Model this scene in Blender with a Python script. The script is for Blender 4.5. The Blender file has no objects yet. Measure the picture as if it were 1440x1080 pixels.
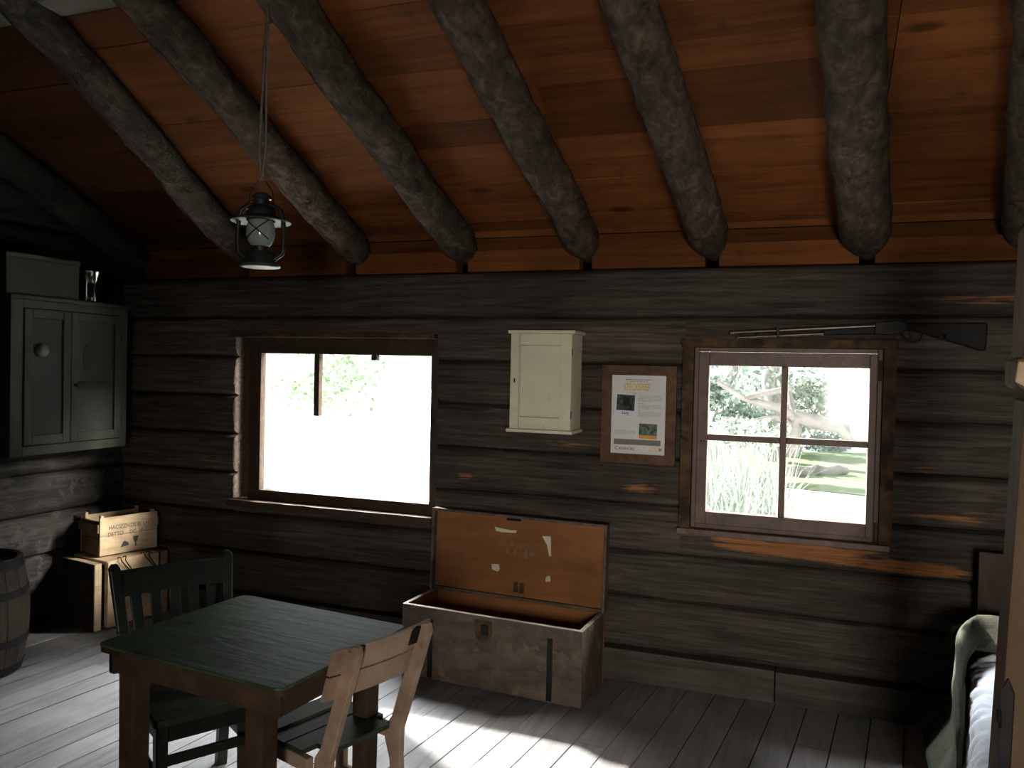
import bpy, bmesh, math, random
from mathutils import Vector, Matrix, noise

S = bpy.context.scene
COL = S.collection
PI = math.pi
R = math.radians
random.seed(7)

# ------------------------------------------------------------------ camera
F = 1120.0
YAW, PITCH, ROLL = R(19.85), R(-1.08), R(1.275)
CAM = Vector((0, 0, 1.65))


def cam_axes():
    r = Vector((math.cos(YAW), math.sin(YAW), 0))
    f = Vector((-math.sin(YAW), math.cos(YAW), 0))
    u = Vector((0, 0, 1))
    f2 = f * math.cos(PITCH) + u * math.sin(PITCH)
    u2 = r.cross(f2)
    r3 = r * math.cos(ROLL) + u2 * math.sin(ROLL)
    u3 = u2 * math.cos(ROLL) - r * math.sin(ROLL)
    return r3, f2, u3


CR, CF, CU = cam_axes()
cd = bpy.data.cameras.new('camera')
cam = bpy.data.objects.new('camera', cd)
COL.objects.link(cam)
cam.matrix_world = Matrix(((CR.x, CU.x, -CF.x, CAM.x), (CR.y, CU.y, -CF.y, CAM.y),
                           (CR.z, CU.z, -CF.z, CAM.z), (0, 0, 0, 1)))
cd.sensor_width = 36
cd.lens = F / 1440 * 36
cd.clip_start = 0.05
cd.clip_end = 200
S.camera = cam
S.view_settings.view_transform = 'Standard'
S.view_settings.look = 'None'
S.view_settings.exposure = 0
S.view_settings.gamma = 1


def ray(px, py):
    return CR * ((px - 720) / F) - CU * ((py - 540) / F) + CF


def on(px, py, ax, v):
    d = ray(px, py)
    return CAM + d * ((v - CAM[ax]) / d[ax])


def far(px, py, d):
    return CAM + ray(px, py) * d


# ------------------------------------------------------------------ materials
def node_mat(name):
    m = bpy.data.materials.new(name)
    m.use_nodes = True
    nt = m.node_tree
    for n in list(nt.nodes):
        nt.nodes.remove(n)
    out = nt.nodes.new('ShaderNodeOutputMaterial')
    b = nt.nodes.new('ShaderNodeBsdfPrincipled')
    nt.links.new(b.outputs[0], out.inputs[0])
    return m, nt, b, out


def N(nt, t, **kw):
    n = nt.nodes.new(t)
    for k, v in kw.items():
        if k in n.inputs:
            n.inputs[k].default_value = v
        else:
            setattr(n, k, v)
    return n


def ramp(nt, fac, stops):
    r = nt.nodes.new('ShaderNodeValToRGB')
    e = r.color_ramp.elements
    while len(e) > 1:
        e.remove(e[-1])
    e[0].position = stops[0][0]
    e[0].color = (*stops[0][1], 1)
    for p, c in stops[1:]:
        x = e.new(p)
        x.color = (*c, 1)
    nt.links.new(fac, r.inputs[0])
    return r.outputs[0]


def mixc(nt, fac, a, b, mode='MIX'):
    m = nt.nodes.new('ShaderNodeMix')
    m.data_type = 'RGBA'
    m.blend_type = mode
    for i, v in ((0, fac), (6, a), (7, b)):
        if isinstance(v, (int, float)):
            m.inputs[i].default_value = v
        elif isinstance(v, tuple):
            m.inputs[i].default_value = (*v, 1)
        else:
            nt.links.new(v, m.inputs[i])
    return m.outputs[2]


def sc(c, k):
    return tuple(x * k for x in c)


def wood(name, c, dark=.45, lite=1.5, grain=(2, 30, 30), rough=.8, bump=.3, bdist=.006, stain=None, stain_scale=3,
         stain_lo=.5, stain_hi=.62, tone=0.0, hewn=None, knots=False, spec=.1, big=None):
    """Weathered wood: streaked noise along the grain, larger blotches, worn stain patches, optional per-board tone."""
    m, nt, b, out = node_mat(name)
    L = nt.links.new
    tc = N(nt, 'ShaderNodeTexCoord')
    mp = N(nt, 'ShaderNodeMapping')
    mp.inputs['Scale'].default_value = grain
    L(tc.outputs['Object'], mp.inputs[0])
    vec = mp.outputs[0]
    at = None
    if tone:
        at = N(nt, 'ShaderNodeAttribute', attribute_name='tone')
        ad = N(nt, 'ShaderNodeVectorMath', operation='MULTIPLY_ADD')
        L(at.outputs['Fac'], ad.inputs[0])
        ad.inputs[1].default_value = (37, 61, 23)
        L(vec, ad.inputs[2])
        vec = ad.outputs[0]
    n1 = N(nt, 'ShaderNodeTexNoise', Scale=1.0, Detail=7.0, Roughness=.65)
    n1.inputs['Distortion'].default_value = .6
    L(vec, n1.inputs[0])
    col = ramp(nt, n1.outputs[0], [(.25, sc(c, dark)), (.5, c), (.78, sc(c, lite))])
    n2 = N(nt, 'ShaderNodeTexNoise', Scale=stain_scale, Detail=5.0, Roughness=.6)
    L(tc.outputs['Object'], n2.inputs[0])
    blot = ramp(nt, n2.outputs[0], [(.3, (.6, .6, .6)), (.7, (1.15, 1.15, 1.15))])
    col = mixc(nt, .8, col, blot, 'MULTIPLY')
    if knots:
        vo = N(nt, 'ShaderNodeTexVoronoi', Scale=1.0)
        mk = N(nt, 'ShaderNodeMapping')
        mk.inputs['Scale'].default_value = (1.6, 4.2, 4.2)
        L(tc.outputs['Object'], mk.inputs[0])
        L(mk.outputs[0], vo.inputs[0])
        kf = ramp(nt, vo.outputs['Distance'], [(.0, (.12, .1, .1)), (.07, (.35, .3, .3)), (.13, (1, 1, 1))])
        col = mixc(nt, .85, col, kf, 'MULTIPLY')
    if stain:
        n3 = N(nt, 'ShaderNodeTexNoise', Scale=stain_scale * 1.7, Detail=9.0, Roughness=.7)
        L(mp.outputs[0] if big else tc.outputs['Object'], n3.inputs[0])
        f = ramp(nt, n3.outputs[0], [(stain_lo, (0, 0, 0)), (stain_hi, (1, 1, 1))])
        col = mixc(nt, f, col, stain)
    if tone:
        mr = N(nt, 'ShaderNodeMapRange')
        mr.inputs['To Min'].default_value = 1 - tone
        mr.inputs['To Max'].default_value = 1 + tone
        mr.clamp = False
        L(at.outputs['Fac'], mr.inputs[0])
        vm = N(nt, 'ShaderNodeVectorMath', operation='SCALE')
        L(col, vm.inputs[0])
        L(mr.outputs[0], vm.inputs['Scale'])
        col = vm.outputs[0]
    if hewn:
        ah = N(nt, 'ShaderNodeAttribute', attribute_name='hewn')
        ma = N(nt, 'ShaderNodeMath', operation='MULTIPLY_ADD')
        L(n1.outputs[0], ma.inputs[0])
        ma.inputs[1].default_value = 1.2
        L(ah.outputs['Fac'], ma.inputs[2])
        f = ramp(nt, ma.outputs[0], [(1.02, (0, 0, 0)), (1.18, (1, 1, 1))]) if False else None
        mr2 = N(nt, 'ShaderNodeMapRange')
        mr2.inputs['From Min'].default_value = 1.0
        mr2.inputs['From Max'].default_value = 1.2
        L(ma.outputs[0], mr2.inputs[0])
        hc = ramp(nt, n1.outputs[0], [(.3, sc(hewn, .5)), (.55, hewn), (.75, sc(hewn, 1.35))])
        col = mixc(nt, mr2.outputs[0], col, hc)
    L(col, b.inputs['Base Color'])
    b.inputs['Roughness'].default_value = rough
    b.inputs['Specular IOR Level'].default_value = spec
    if bump:
        bp = N(nt, 'ShaderNodeBump', Strength=bump, Distance=bdist)
        L(n1.outputs[0], bp.inputs['Height'])
        L(bp.outputs[0], b.inputs['Normal'])
    return m


def plain(name, c, rough=.7, metal=0.0, spec=.15, var=.25, scale=12, bump=0.0, stain=None):
    m, nt, b, out = node_mat(name)
    L = nt.links.new
    tc = N(nt, 'ShaderNodeTexCoord')
    n = N(nt, 'ShaderNodeTexNoise', Scale=float(scale), Detail=6.0)
    L(tc.outputs['Object'], n.inputs[0])
    col = ramp(nt, n.outputs[0], [(.3, sc(c, 1 - var)), (.7, sc(c, 1 + var))])
    if stain:
        n3 = N(nt, 'ShaderNodeTexNoise', Scale=scale * .6, Detail=9.0, Roughness=.7)
        L(tc.outputs['Object'], n3.inputs[0])
        f = ramp(nt, n3.outputs[0], [(.56, (0, 0, 0)), (.66, (1, 1, 1))])
        col = mixc(nt, f, col, stain)
    L(col, b.inputs['Base Color'])
    b.inputs['Roughness'].default_value = rough
    b.inputs['Metallic'].default_value = metal
    b.inputs['Specular IOR Level'].default_value = spec
    if bump:
        bp = N(nt, 'ShaderNodeBump', Strength=bump, Distance=.01)
        L(n.outputs[0], bp.inputs['Height'])
        L(bp.outputs[0], b.inputs['Normal'])
    return m


def glass_mat(name, gloss=.06, tint=(1, 1, 1)):
    m, nt, b, out = node_mat(name)
    nt.nodes.remove(b)
    t = N(nt, 'ShaderNodeBsdfTransparent')
    t.inputs[0].default_value = (*tint, 1)
    g = N(nt, 'ShaderNodeBsdfGlossy')
    g.inputs['Roughness'].default_value = .05
    fr = N(nt, 'ShaderNodeTexNoise', Scale=4.0)
    mr = N(nt, 'ShaderNodeMapRange')
    mr.inputs['To Min'].default_value = gloss * .7
    mr.inputs['To Max'].default_value = gloss * 1.3
    nt.links.new(fr.outputs[0], mr.inputs[0])
    mx = N(nt, 'ShaderNodeMixShader')
    nt.links.new(mr.outputs[0], mx.inputs[0])
    nt.links.new(t.outputs[0], mx.inputs[1])
    nt.links.new(g.outputs[0], mx.inputs[2])
    nt.links.new(mx.outputs[0], out.inputs[0])
    return m


def leaf_mat(name, c, trans=.35):
    m, nt, b, out = node_mat(name)
    L = nt.links.new
    at = N(nt, 'ShaderNodeAttribute', attribute_name='tone')
    col = ramp(nt, at.outputs['Fac'], [(0, sc(c, .45)), (1, sc(c, 1.25))])
    L(col, b.inputs['Base Color'])
    b.inputs['Roughness'].default_value = .6
    t = N(nt, 'ShaderNodeBsdfTranslucent')
    L(col, t.inputs[0])
    mx = N(nt, 'ShaderNodeMixShader')
    mx.inputs[0].default_value = trans
    L(b.outputs[0], mx.inputs[1])
    L(t.outputs[0], mx.inputs[2])
    L(mx.outputs[0], out.inputs[0])
    return m


M = {}
LOGC = (.075, .059, .046)
HEWN = (.30, .125, .048)
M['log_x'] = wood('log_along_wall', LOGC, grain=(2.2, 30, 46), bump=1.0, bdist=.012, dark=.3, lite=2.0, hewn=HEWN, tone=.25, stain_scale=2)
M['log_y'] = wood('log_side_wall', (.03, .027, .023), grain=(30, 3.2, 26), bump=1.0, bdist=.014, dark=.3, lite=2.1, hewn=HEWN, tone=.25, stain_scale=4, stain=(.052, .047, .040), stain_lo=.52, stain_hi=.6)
M['log_shade'] = wood('shaded_gable_log', (.011, .010, .008), grain=(30, 3.2, 26), bump=1.0, bdist=.014, dark=.3, lite=2.1)  # gable shade painted as a darker log colour
M['bark_deep_shade'] = wood('deep_shaded_rafter_bark', (.016, .014, .011), grain=(22, 12, 18), bump=1.0, bdist=.02, dark=.25, lite=2.4)  # rafter by the gable: its shade is painted into the bark colour
M['bark_mid'] = wood('shaded_rafter_bark', (.040, .032, .023), grain=(22, 12, 18), bump=1.0, bdist=.02, dark=.2, lite=2.5, stain_scale=5, stain=(.09, .075, .05), stain_lo=.56, stain_hi=.7)  # next rafter: milder shade painted into the bark
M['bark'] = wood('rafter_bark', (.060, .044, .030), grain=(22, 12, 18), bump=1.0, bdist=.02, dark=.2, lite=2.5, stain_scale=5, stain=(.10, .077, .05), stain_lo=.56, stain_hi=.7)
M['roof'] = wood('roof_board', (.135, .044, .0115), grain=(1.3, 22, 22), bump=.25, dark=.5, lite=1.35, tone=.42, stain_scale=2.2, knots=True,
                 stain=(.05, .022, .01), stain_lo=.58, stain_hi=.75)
M['floor'] = wood('floor_board', (.20, .192, .187), grain=(26, 1.3, 20), bump=.3, dark=.6, lite=1.25, tone=.16, stain_scale=2.5, rough=.62, spec=.4)
M['base'] = wood('baseboard_wood', (.068, .056, .044), grain=(1.5, 20, 20), tone=.2)
M['frame'] = wood('window_frame_wood', (.115, .066, .045), grain=(14, 14, 14), bump=.15, rough=.5, spec=.35, dark=.6, lite=1.4)
M['dframe'] = wood('dark_window_frame_wood', (.05, .033, .022), grain=(14, 14, 14), bump=.15, rough=.6, dark=.6, lite=1.4)
M['casing'] = wood('rough_casing_wood', (.075, .043, .022), grain=(14, 14, 14), bump=.5, stain=(.025, .017, .012), stain_scale=7)
M['table_top'] = wood('green_table_paint', (.046, .082, .040), grain=(3, 24, 24), rough=.5, bump=.5, bdist=.006, dark=.5, lite=1.5, stain=(.018, .024, .014), stain_scale=4, stain_lo=.5, stain_hi=.62, spec=.4)
M['table_leg'] = wood('brown_table_wood', (.062, .036, .022), grain=(12, 12, 12), bump=.2, dark=.6)
M['dchair'] = wood('dark_green_chair_paint', (.009, .012, .0075), grain=(14, 14, 14), rough=.4, bump=.1, dark=.6, spec=.3)
M['dseat'] = wood('worn_green_seat_paint', (.022, .028, .018), grain=(14, 14, 14), rough=.5, bump=.15)
M['pchair'] = wood('pale_chair_paint', (.36, .24, .165), grain=(9, 9, 9), rough=.5, bump=.12, dark=.75, lite=1.15, stain=(.16, .075, .04), stain_scale=9, stain_lo=.64, stain_hi=.68)
M['pseat'] = wood('green_slat_paint', (.038, .045, .028), grain=(20, 3, 20), rough=.45, bump=.15)
M['chest_out'] = wood('worn_dark_chest_paint', (.10, .075, .058), grain=(5, 16, 12), bump=.4, dark=.5, lite=1.6, stain=(.16, .105, .07), stain_scale=6, stain_lo=.56, stain_hi=.64, rough=.65)
M['chest_in'] = wood('bare_orange_chest_wood', (.24, .10, .038), grain=(2, 14, 14), bump=.15, dark=.7, lite=1.2, stain_scale=2)
M['crate'] = wood('pale_crate_wood', (.52, .39, .24), grain=(14, 2.2, 14), bump=.25, dark=.6, lite=1.2, tone=.12, stain=(.12, .07, .04), stain_scale=8, stain_lo=.64, stain_hi=.72)
M['crate_dark'] = wood('aged_crate_wood', (.20, .125, .07), grain=(10, 4, 12), bump=.3, tone=.1)
M['rim'] = wood('lit_chest_rim', (.42, .36, .30), grain=(5, 16, 16), bump=.2)
M['crate_end_shade'] = wood('shaded_crate_end', (.035, .024, .015), grain=(10, 4, 12), bump=.3)
M['barrel'] = wood('barrel_staves', (.062, .046, .034), grain=(22, 22, 2.0), bump=.4, tone=.3)
M['hoop'] = plain('rusty_barrel_hoop', (.020, .018, .018), rough=.6, metal=.2, var=.4)
M['iron'] = plain('dark_iron', (.02, .018, .016), rough=.5, metal=.6)
M['gunmetal'] = plain('worn_gun_steel', (.10, .085, .065), rough=.35, metal=.8)
M['stock'] = wood('dark_gun_stock', (.010, .0078, .006), grain=(4, 20, 20), rough=.5, bump=.1, spec=.1)
M['cream'] = plain('cream_cabinet_paint', (.60, .55, .40), rough=.55, var=.06, scale=7, bump=.06, stain=(.50, .44, .30))
M['grime'] = plain('dirty_crack', (.06, .05, .035), var=.2)
M['gcab'] = wood('grey_green_cabinet_paint', (.030, .034, .024), grain=(10, 10, 3), bump=.15, dark=.7, lite=1.25, rough=.6)
M['screen'] = plain('dark_mesh_screen', (.012, .013, .011), rough=.6, var=.3, scale=90)
M['rpanel'] = plain('pale_green_door_panel', (.017, .019, .014), rough=.5, var=.2, scale=6)
M['disc'] = plain('dull_pale_disc', (.10, .105, .085), var=.1)
M['card'] = plain('off_white_box', (.022, .023, .015), rough=.8, var=.1, scale=5)
M['white'] = plain('white_china', (.6, .6, .55), rough=.3, var=.05)
M['pframe'] = wood('brown_picture_frame', (.10, .052, .028), grain=(12, 12, 12), bump=.1, rough=.5)
M['paper'] = plain('poster_paper', (.60, .57, .53), rough=.6, var=.03, scale=4)
M['polaroid'] = plain('photo_border', (.58, .60, .64), rough=.5, var=.03)
M['ink'] = plain('black_ink', (.035, .033, .03), var=.1)
M['grey_ink'] = plain('grey_text_ink', (.26, .25, .225), var=.1, scale=300)
M['yellow'] = plain('yellow_ink', (.62, .40, .10), var=.15)
M['orange'] = plain('orange_band', (.55, .29, .06), var=.15)
M['greybar'] = plain('grey_text_block', (.17, .16, .125), var=.15, scale=220)
M['photo1'] = plain('dark_photo', (.05, .05, .042), var=.8, scale=55)
M['photo2'] = plain('green_photo', (.10, .125, .105), var=.7, scale=60)
M['fur'] = plain('dark_print', (.022, .02, .019), var=.3, scale=60)
M['scrap'] = plain('torn_paper', (.50, .45, .34), var=.15)
M['sheet'] = plain('white_linen', (.74, .77, .82), rough=.9, var=.04, spec=.1)
M['blanket'] = plain('grey_green_blanket', (.042, .043, .031), rough=.95, var=.15, spec=.05, scale=40, bump=.3)
M['bedwood'] = wood('dark_bed_wood', (.06, .045, .033), grain=(14, 14, 3), bump=.2)
M['post'] = wood('planed_post_wood', (.11, .07, .04), grain=(18, 18, 1.6), bump=.2, dark=.6, lite=1.2, stain_scale=3)
M['postcut'] = plain('pale_cut_wood', (.40, .28, .17), var=.12)
M['tin'] = plain('weathered_tin', (.03, .031, .028), rough=.45, metal=.5, var=.4, scale=20)
M['tinrim'] = plain('worn_tin_rim', (.045, .045, .041), rough=.5, metal=.0, var=.2)
M['rope'] = plain('grey_rope', (.16, .13, .10), var=.3, scale=150)
M['stencil'] = plain('faded_stencil_ink', (.10, .085, .06), var=.25, scale=70)
M['marking'] = plain('dark_stencil_mark', (.055, .06, .055), var=.2)
M['glass'] = glass_mat('window_glass')
M['lglass'] = plain('milky_lamp_glass', (.24, .28, .235), rough=.15, var=.1, spec=.6)
M['jar'] = glass_mat('clear_jar_glass', .16, (.72, .80, .72))
M['beam'] = wood('pale_beam_wood', (.075, .072, .058), grain=(1.5, 12, 12), bump=.3)
M['gravel'] = plain('bright_gravel', (.80, .79, .74), var=.06, scale=3)
M['lawn'] = plain('mown_grass', (.13, .17, .09), var=.18, scale=5)
M['reed'] = leaf_mat('reed_blade', (.10, .125, .10), .1)
M['leafA'] = leaf_mat('ivy_leaf', (.21, .28, .235), .2)
M['trunk_far'] = plain('far_trunk', (.5, .52, .48), var=.15)
M['leafB'] = leaf_mat('pale_leaf', (.27, .32, .27), .2)
M['leafC'] = leaf_mat('far_leaf', (.34, .46, .31), .15)
M['trunk'] = wood('grey_tree_bark', (.24, .235, .22), grain=(9, 9, 2), bump=.4)
M['deadwood'] = wood('bleached_dead_wood', (.20, .19, .18), grain=(4, 9, 9), bump=.3, dark=.7, lite=1.2)


# ------------------------------------------------------------------ mesh helpers
class MB:
    def __init__(self):
        self.v, self.f, self.t, self.h = [], [], [], {}

    def add(self, vs, fs, tone=None):
        o = len(self.v)
        self.v += [Vector(p) for p in vs]
        self.f += [tuple(i + o for i in f) for f in fs]
        if tone is None:
            tone = random.random()
        self.t += [tone] * len(fs)
        return o

    def box(self, a, b, mat=None, tone=None):
        x0, y0, z0 = a
        x1, y1, z1 = b
        vs = [Vector(p) for p in ((x0, y0, z0), (x1, y0, z0), (x1, y1, z0), (x0, y1, z0), (x0, y0, z1), (x1, y0, z1), (x1, y1, z1), (x0, y1, z1))]
        if mat is not None:
            vs = [mat @ p for p in vs]
        self.add(vs, [(3, 2, 1, 0), (4, 5, 6, 7), (0, 1, 5, 4), (1, 2, 6, 5), (2, 3, 7, 6), (3, 0, 4, 7)], tone)
        return self

    def hexa(self, bot, top, tone=None):
        """Eight-corner solid: four bottom points, four top points (both counter-clockwise from above)."""
        self.add(list(bot) + list(top), [(3, 2, 1, 0), (4, 5, 6, 7), (0, 1, 5, 4), (1, 2, 6, 5), (2, 3, 7, 6), (3, 0, 4, 7)], tone)
        return self

    def tube(self, pts, rad, n=10, caps=True, tone=None, wob=0.0, wsc=6.0):
        pts = [Vector(p) for p in pts]
        rs = rad if isinstance(rad, (list, tuple)) else [rad] * len(pts)
        vs, fs = [], []
        up = None
        for i, p in enumerate(pts):
            d = (pts[min(i + 1, len(pts) - 1)] - pts[max(i - 1, 0)]).normalized()
            if up is None:
                a = Vector((0, 0, 1)) if abs(d.z) < .9 else Vector((1, 0, 0))
                up = d.cross(a).normalized()
            up = (up - d * up.dot(d)).normalized()
            w = d.cross(up)
            for k in range(n):
                an = 2 * PI * k / n
                q = up * math.cos(an) + w * math.sin(an)
                r = rs[i]
                if wob:
                    r *= 1 + wob * noise.noise((p + q * r) * wsc) + wob * .6 * noise.noise((p + q * r) * wsc * 3.3)
                vs.append(p + q * r)
        m = len(pts)
        for i in range(m - 1):
            for k in range(n):
                k2 = (k + 1) % n
                fs.append((i * n + k, i * n + k2, (i + 1) * n + k2, (i + 1) * n + k))
        if caps:
            fs.append(tuple(range(n - 1, -1, -1)))
            fs.append(tuple((m - 1) * n + k for k in range(n)))
        self.add(vs, fs, tone)
        return self

    def lathe(self, prof, n=24, c=(0, 0, 0), tone=None, closed=True):
        vs, fs = [], []
        for r, z in prof:
            for k in range(n):
                a = 2 * PI * k / n
                vs.append((c[0] + r * math.cos(a), c[1] + r * math.sin(a), c[2] + z))
        m = len(prof)
        for i in range(m - 1):
            for k in range(n):
                k2 = (k + 1) % n
                fs.append((i * n + k, i * n + k2, (i + 1) * n + k2, (i + 1) * n + k))
        if closed:
            fs.append(tuple(range(n - 1, -1, -1)))
            fs.append(tuple((m - 1) * n + k for k in range(n)))
        self.add(vs, fs, tone)
        return self

    def prism(self, poly, d, o, ex, ey, tone=None):
        """Polygon in the plane (ex, ey) at o, extruded along ex x ey by d."""
        o, ex, ey = Vector(o), Vector(ex), Vector(ey)
        ez = ex.cross(ey).normalized()
        n = len(poly)
        vs = [o + ex * p[0] + ey * p[1] for p in poly] + [o + ex * p[0] + ey * p[1] + ez * d for p in poly]
        fs = [tuple(range(n - 1, -1, -1)), tuple(range(n, 2 * n))]
        fs += [(i, (i + 1) % n, n + (i + 1) % n, n + i) for i in range(n)]
        self.add(vs, fs, tone)
        return self

    def build(self, name, mat, parent=None, bevel=0.0, smooth=None, seg=2):
        me = bpy.data.meshes.new(name)
        me.from_pydata([tuple(p) for p in self.v], [], self.f)
        a = me.attributes.new('tone', 'FLOAT', 'FACE')
        a.data.foreach_set('value', self.t)
        if self.h:
            hh = me.attributes.new('hewn', 'FLOAT', 'POINT')
            hh.data.foreach_set('value', [self.h.get(i, 0.0) for i in range(len(self.v))])
        bm = bmesh.new()
        bm.from_mesh(me)
        bmesh.ops.recalc_face_normals(bm, faces=bm.faces)
        if bevel:
            es = [e for e in bm.edges if len(e.link_faces) == 2 and e.calc_face_angle(0) > .5]
            bmesh.ops.bevel(bm, geom=es, offset=bevel, segments=seg, profile=.6, affect='EDGES', clamp_overlap=True)
        bm.to_mesh(me)
        bm.free()
        if smooth is not None:
            me.polygons.foreach_set('use_smooth', [True] * len(me.polygons))
            me.set_sharp_from_angle(angle=R(smooth))
        me.materials.append(mat)
        o = bpy.data.objects.new(name, me)
        COL.objects.link(o)
        if parent is not None:
            o.parent = parent
        return o


def tag(o, label, cat, group=None, kind=None):
    o['label'] = label
    o['category'] = cat
    if group:
        o['group'] = group
    if kind:
        o['kind'] = kind
    return o


def thing(name, label, cat, loc=(0, 0, 0), rz=0.0, group=None, kind=None):
    o = bpy.data.objects.new(name, None)
    o.empty_display_size = .1
    COL.objects.link(o)
    o.location = loc
    o.rotation_euler = (0, 0, rz)
    return tag(o, label, cat, group, kind)


def box(name, a, b, mat, parent=None, bevel=.004):
    return MB().box(a, b).build(name, mat, parent, bevel=bevel)


def text_obj(name, body, size, mat, parent, o, ex, ey, sx=1.0, shear=0.0, bold=0.0, align='LEFT'):
    """Lettering as a thin mesh lying in the plane (ex, ey) at o."""
    cu = bpy.data.curves.new('lettering', 'FONT')
    cu.body = body
    cu.size = size
    cu.shear = shear
    cu.offset = bold
    cu.align_x = align
    cu.resolution_u = 3
    t = bpy.data.objects.new('lettering_tmp', cu)
    COL.objects.link(t)
    bpy.context.view_layer.update()
    me = bpy.data.meshes.new_from_object(t.evaluated_get(bpy.context.evaluated_depsgraph_get()))
    bpy.data.objects.remove(t)
    bpy.data.curves.remove(cu)
    ex, ey, o = Vector(ex), Vector(ey), Vector(o)
    for v in me.vertices:
        v.co = o + ex * (v.co.x * sx) + ey * v.co.y
    me.materials.clear()
    me.materials.append(mat)
    ob = bpy.data.objects.new(name, me)
    COL.objects.link(ob)
    ob.parent = parent
    return ob


# ------------------------------------------------------------------ the setting: log walls
YB = 4.26          # groove depth line of the back wall
PEAK = .052        # how far a log bulges into the room
XL, XR, YF = -4.385, 1.9, -1.8
SEAMS = [.0, .165, .44, .69, .94, 1.19, 1.44, 1.69, 1.94, 2.2]
HEWN_SPOTS = [(.0, .775, .55, .055, .66), (.5, .745, .36, .05, .66), (.25, .76, .5, .045, .6), (-.75, 1.03, .16, .05, .5), (.75, 1.0, .35, .06, .44), (.8, 2.02, .35, .03, .46),
              (.6, 1.22, .2, .05, .36), (-1.25, 1.24, .35, .04, .36), (-1.0, .42, .5, .03, .36), (-3.6, 1.0, .25, .06, .36), (-1.8, 1.03, .12, .05, .42), (-2.6, .47, .4, .03, .34)]


def log_patch(mb, axis, base, sign, u0, u1, z0, z1, c0, c1, seed, du=.03, nz=18):
    """One stretch of log: bulging, wavering surface between z c0..c1 of a log that spans z0..z1, with ends returned to the wall core."""
    nu = max(2, int((u1 - u0) / du))
    vs, hv = [], []
    zc, hh = (z0 + z1) / 2, (z1 - z0) / 2
    for i in range(nu + 1):
        u = u0 + (u1 - u0) * i / nu
        wv = .012 * noise.noise((u * .9, seed * 7.1, 0))
        for k in range(nz + 1):
            z = c0 + (c1 - c0) * k / nz
            s = max(-1, min(1, (z - zc) / hh))
            bul = PEAK * (1 - abs(s) ** 6) ** .6
            p = (u, seed * 3.7, z)
            bul += .014 * noise.noise((u * 2.2, seed * 5.3, z * 9)) + .009 * noise.noise((u * 5, seed, z * 34)) + .004 * noise.noise((u * 19, seed, z * 60))
            if abs(s) > .99:
                bul = 0
            dep = base - sign * (bul + wv * (1 - abs(s)))
            zz = z + (.008 * noise.noise((u * 1.3, seed * 2.9, 5)) if abs(s) < .97 else 0)
            vs.append((u, dep, zz) if axis == 0 else (dep, u, zz))
            h = .25 * noise.noise((u * 1.1, seed * 9.7, z * 7)) - .12
            if axis == 0:
                for (hx, hz, rx, rz, hs) in HEWN_SPOTS:
                    d = ((u - hx) / rx) ** 2 + ((zz - hz) / rz) ** 2
                    h = max(h, hs * (1.2 - d) + (.22 * noise.noise((u * 5, seed, zz * 38)) + .12 * noise.noise((u * 15, seed, zz * 70)) if d < 1.5 else 0))
            hv.append(h)
    fs = []
    w = nz + 1
    for i in range(nu):
        for k in range(nz):
            fs.append((i * w + k, (i + 1) * w + k, (i + 1) * w + k + 1, i * w + k + 1))
    # skirt back to the core
    ring = [i * w for i in range(nu + 1)] + [nu * w + k for k in range(1, nz + 1)] + [i * w + nz for i in range(nu - 1, -1, -1)] + [k for k in range(nz - 1, 0, -1)]
    n0 = len(vs)
    for r_ in ring:
        p = vs[r_]
        q = (p[0], base + sign * .05, p[2]) if axis == 0 else (base + sign * .05, p[1], p[2])
        vs.append(q)
        hv.append(.45 if axis == 0 else 0)
    m = len(ring)
    for j in range(m):
        fs.append((ring[j], ring[(j + 1) % m], n0 + (j + 1) % m, n0 + j))
    o = mb.add(vs, fs)
    for i, h in enumerate(hv):
        mb.h[o + i] = h


WIN = [(-3.415, -1.985, .76, 1.83), (-.565, .425, .835, 1.815)]   # openings through the back wall: x0, x1, z0, z1
wb = MB()
for i in range(1, len(SEAMS) - 1):
    z0, z1 = SEAMS[i], SEAMS[i + 1]
    cuts = [(XL, WIN[0][0], None), (WIN[0][0], WIN[0][1], WIN[0]), (WIN[0][1], WIN[1][0], None), (WIN[1][0], WIN[1][1], WIN[1]), (WIN[1][1], XR + .05, None)]
    spans = []
    for u0, u1, w in cuts:
        if w is None or z1 <= w[2] or z0 >= w[3]:
            if spans and spans[-1][1] == u0 and spans[-1][2:] == (z0, z1):
                spans[-1] = (spans[-1][0], u1, z0, z1)
            else:
                spans.append((u0, u1, z0, z1))
        else:
            if z0 < w[2]:
                spans.append((u0, u1, z0, w[2]))
            if z1 > w[3]:
                spans.append((u0, u1, w[3], z1))
    for u0, u1, c0, c1 in spans:
        log_patch(wb, 0, YB, 1, u0, u1, z0, z1, c0, c1, i)
# solid core behind the logs, left open at the windows
zs = [-.2, 2.62]
cx = [XL - .2, WIN[0][0], WIN[0][1], WIN[1][0], WIN[1][1], XR + .2]
for k in range(5):
    if k in (1, 3):
        w = WIN[0] if k == 1 else WIN[1]
        wb.box((cx[k], YB + .045, -.2), (cx[k + 1], YB + .17, w[2]))
        wb.box((cx[k], YB + .045, w[3]), (cx[k + 1], YB + .17, 2.62))
    else:
        wb.box((cx[k], YB + .045, -.2), (cx[k + 1], YB + .17, 2.62))
o = wb.build('wall_back', M['log_x'], smooth=50)
tag(o, 'dark back wall of stacked round logs with two windows', 'wall', kind='structure')

SLOPE = .46
ZE = 2.45          # underside of the roof boards at the back wall


def roof_z(y):
    yr = .9
    zr = ZE + SLOPE * (4.185 - yr)
    return zr - SLOPE * abs(y - yr)


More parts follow.
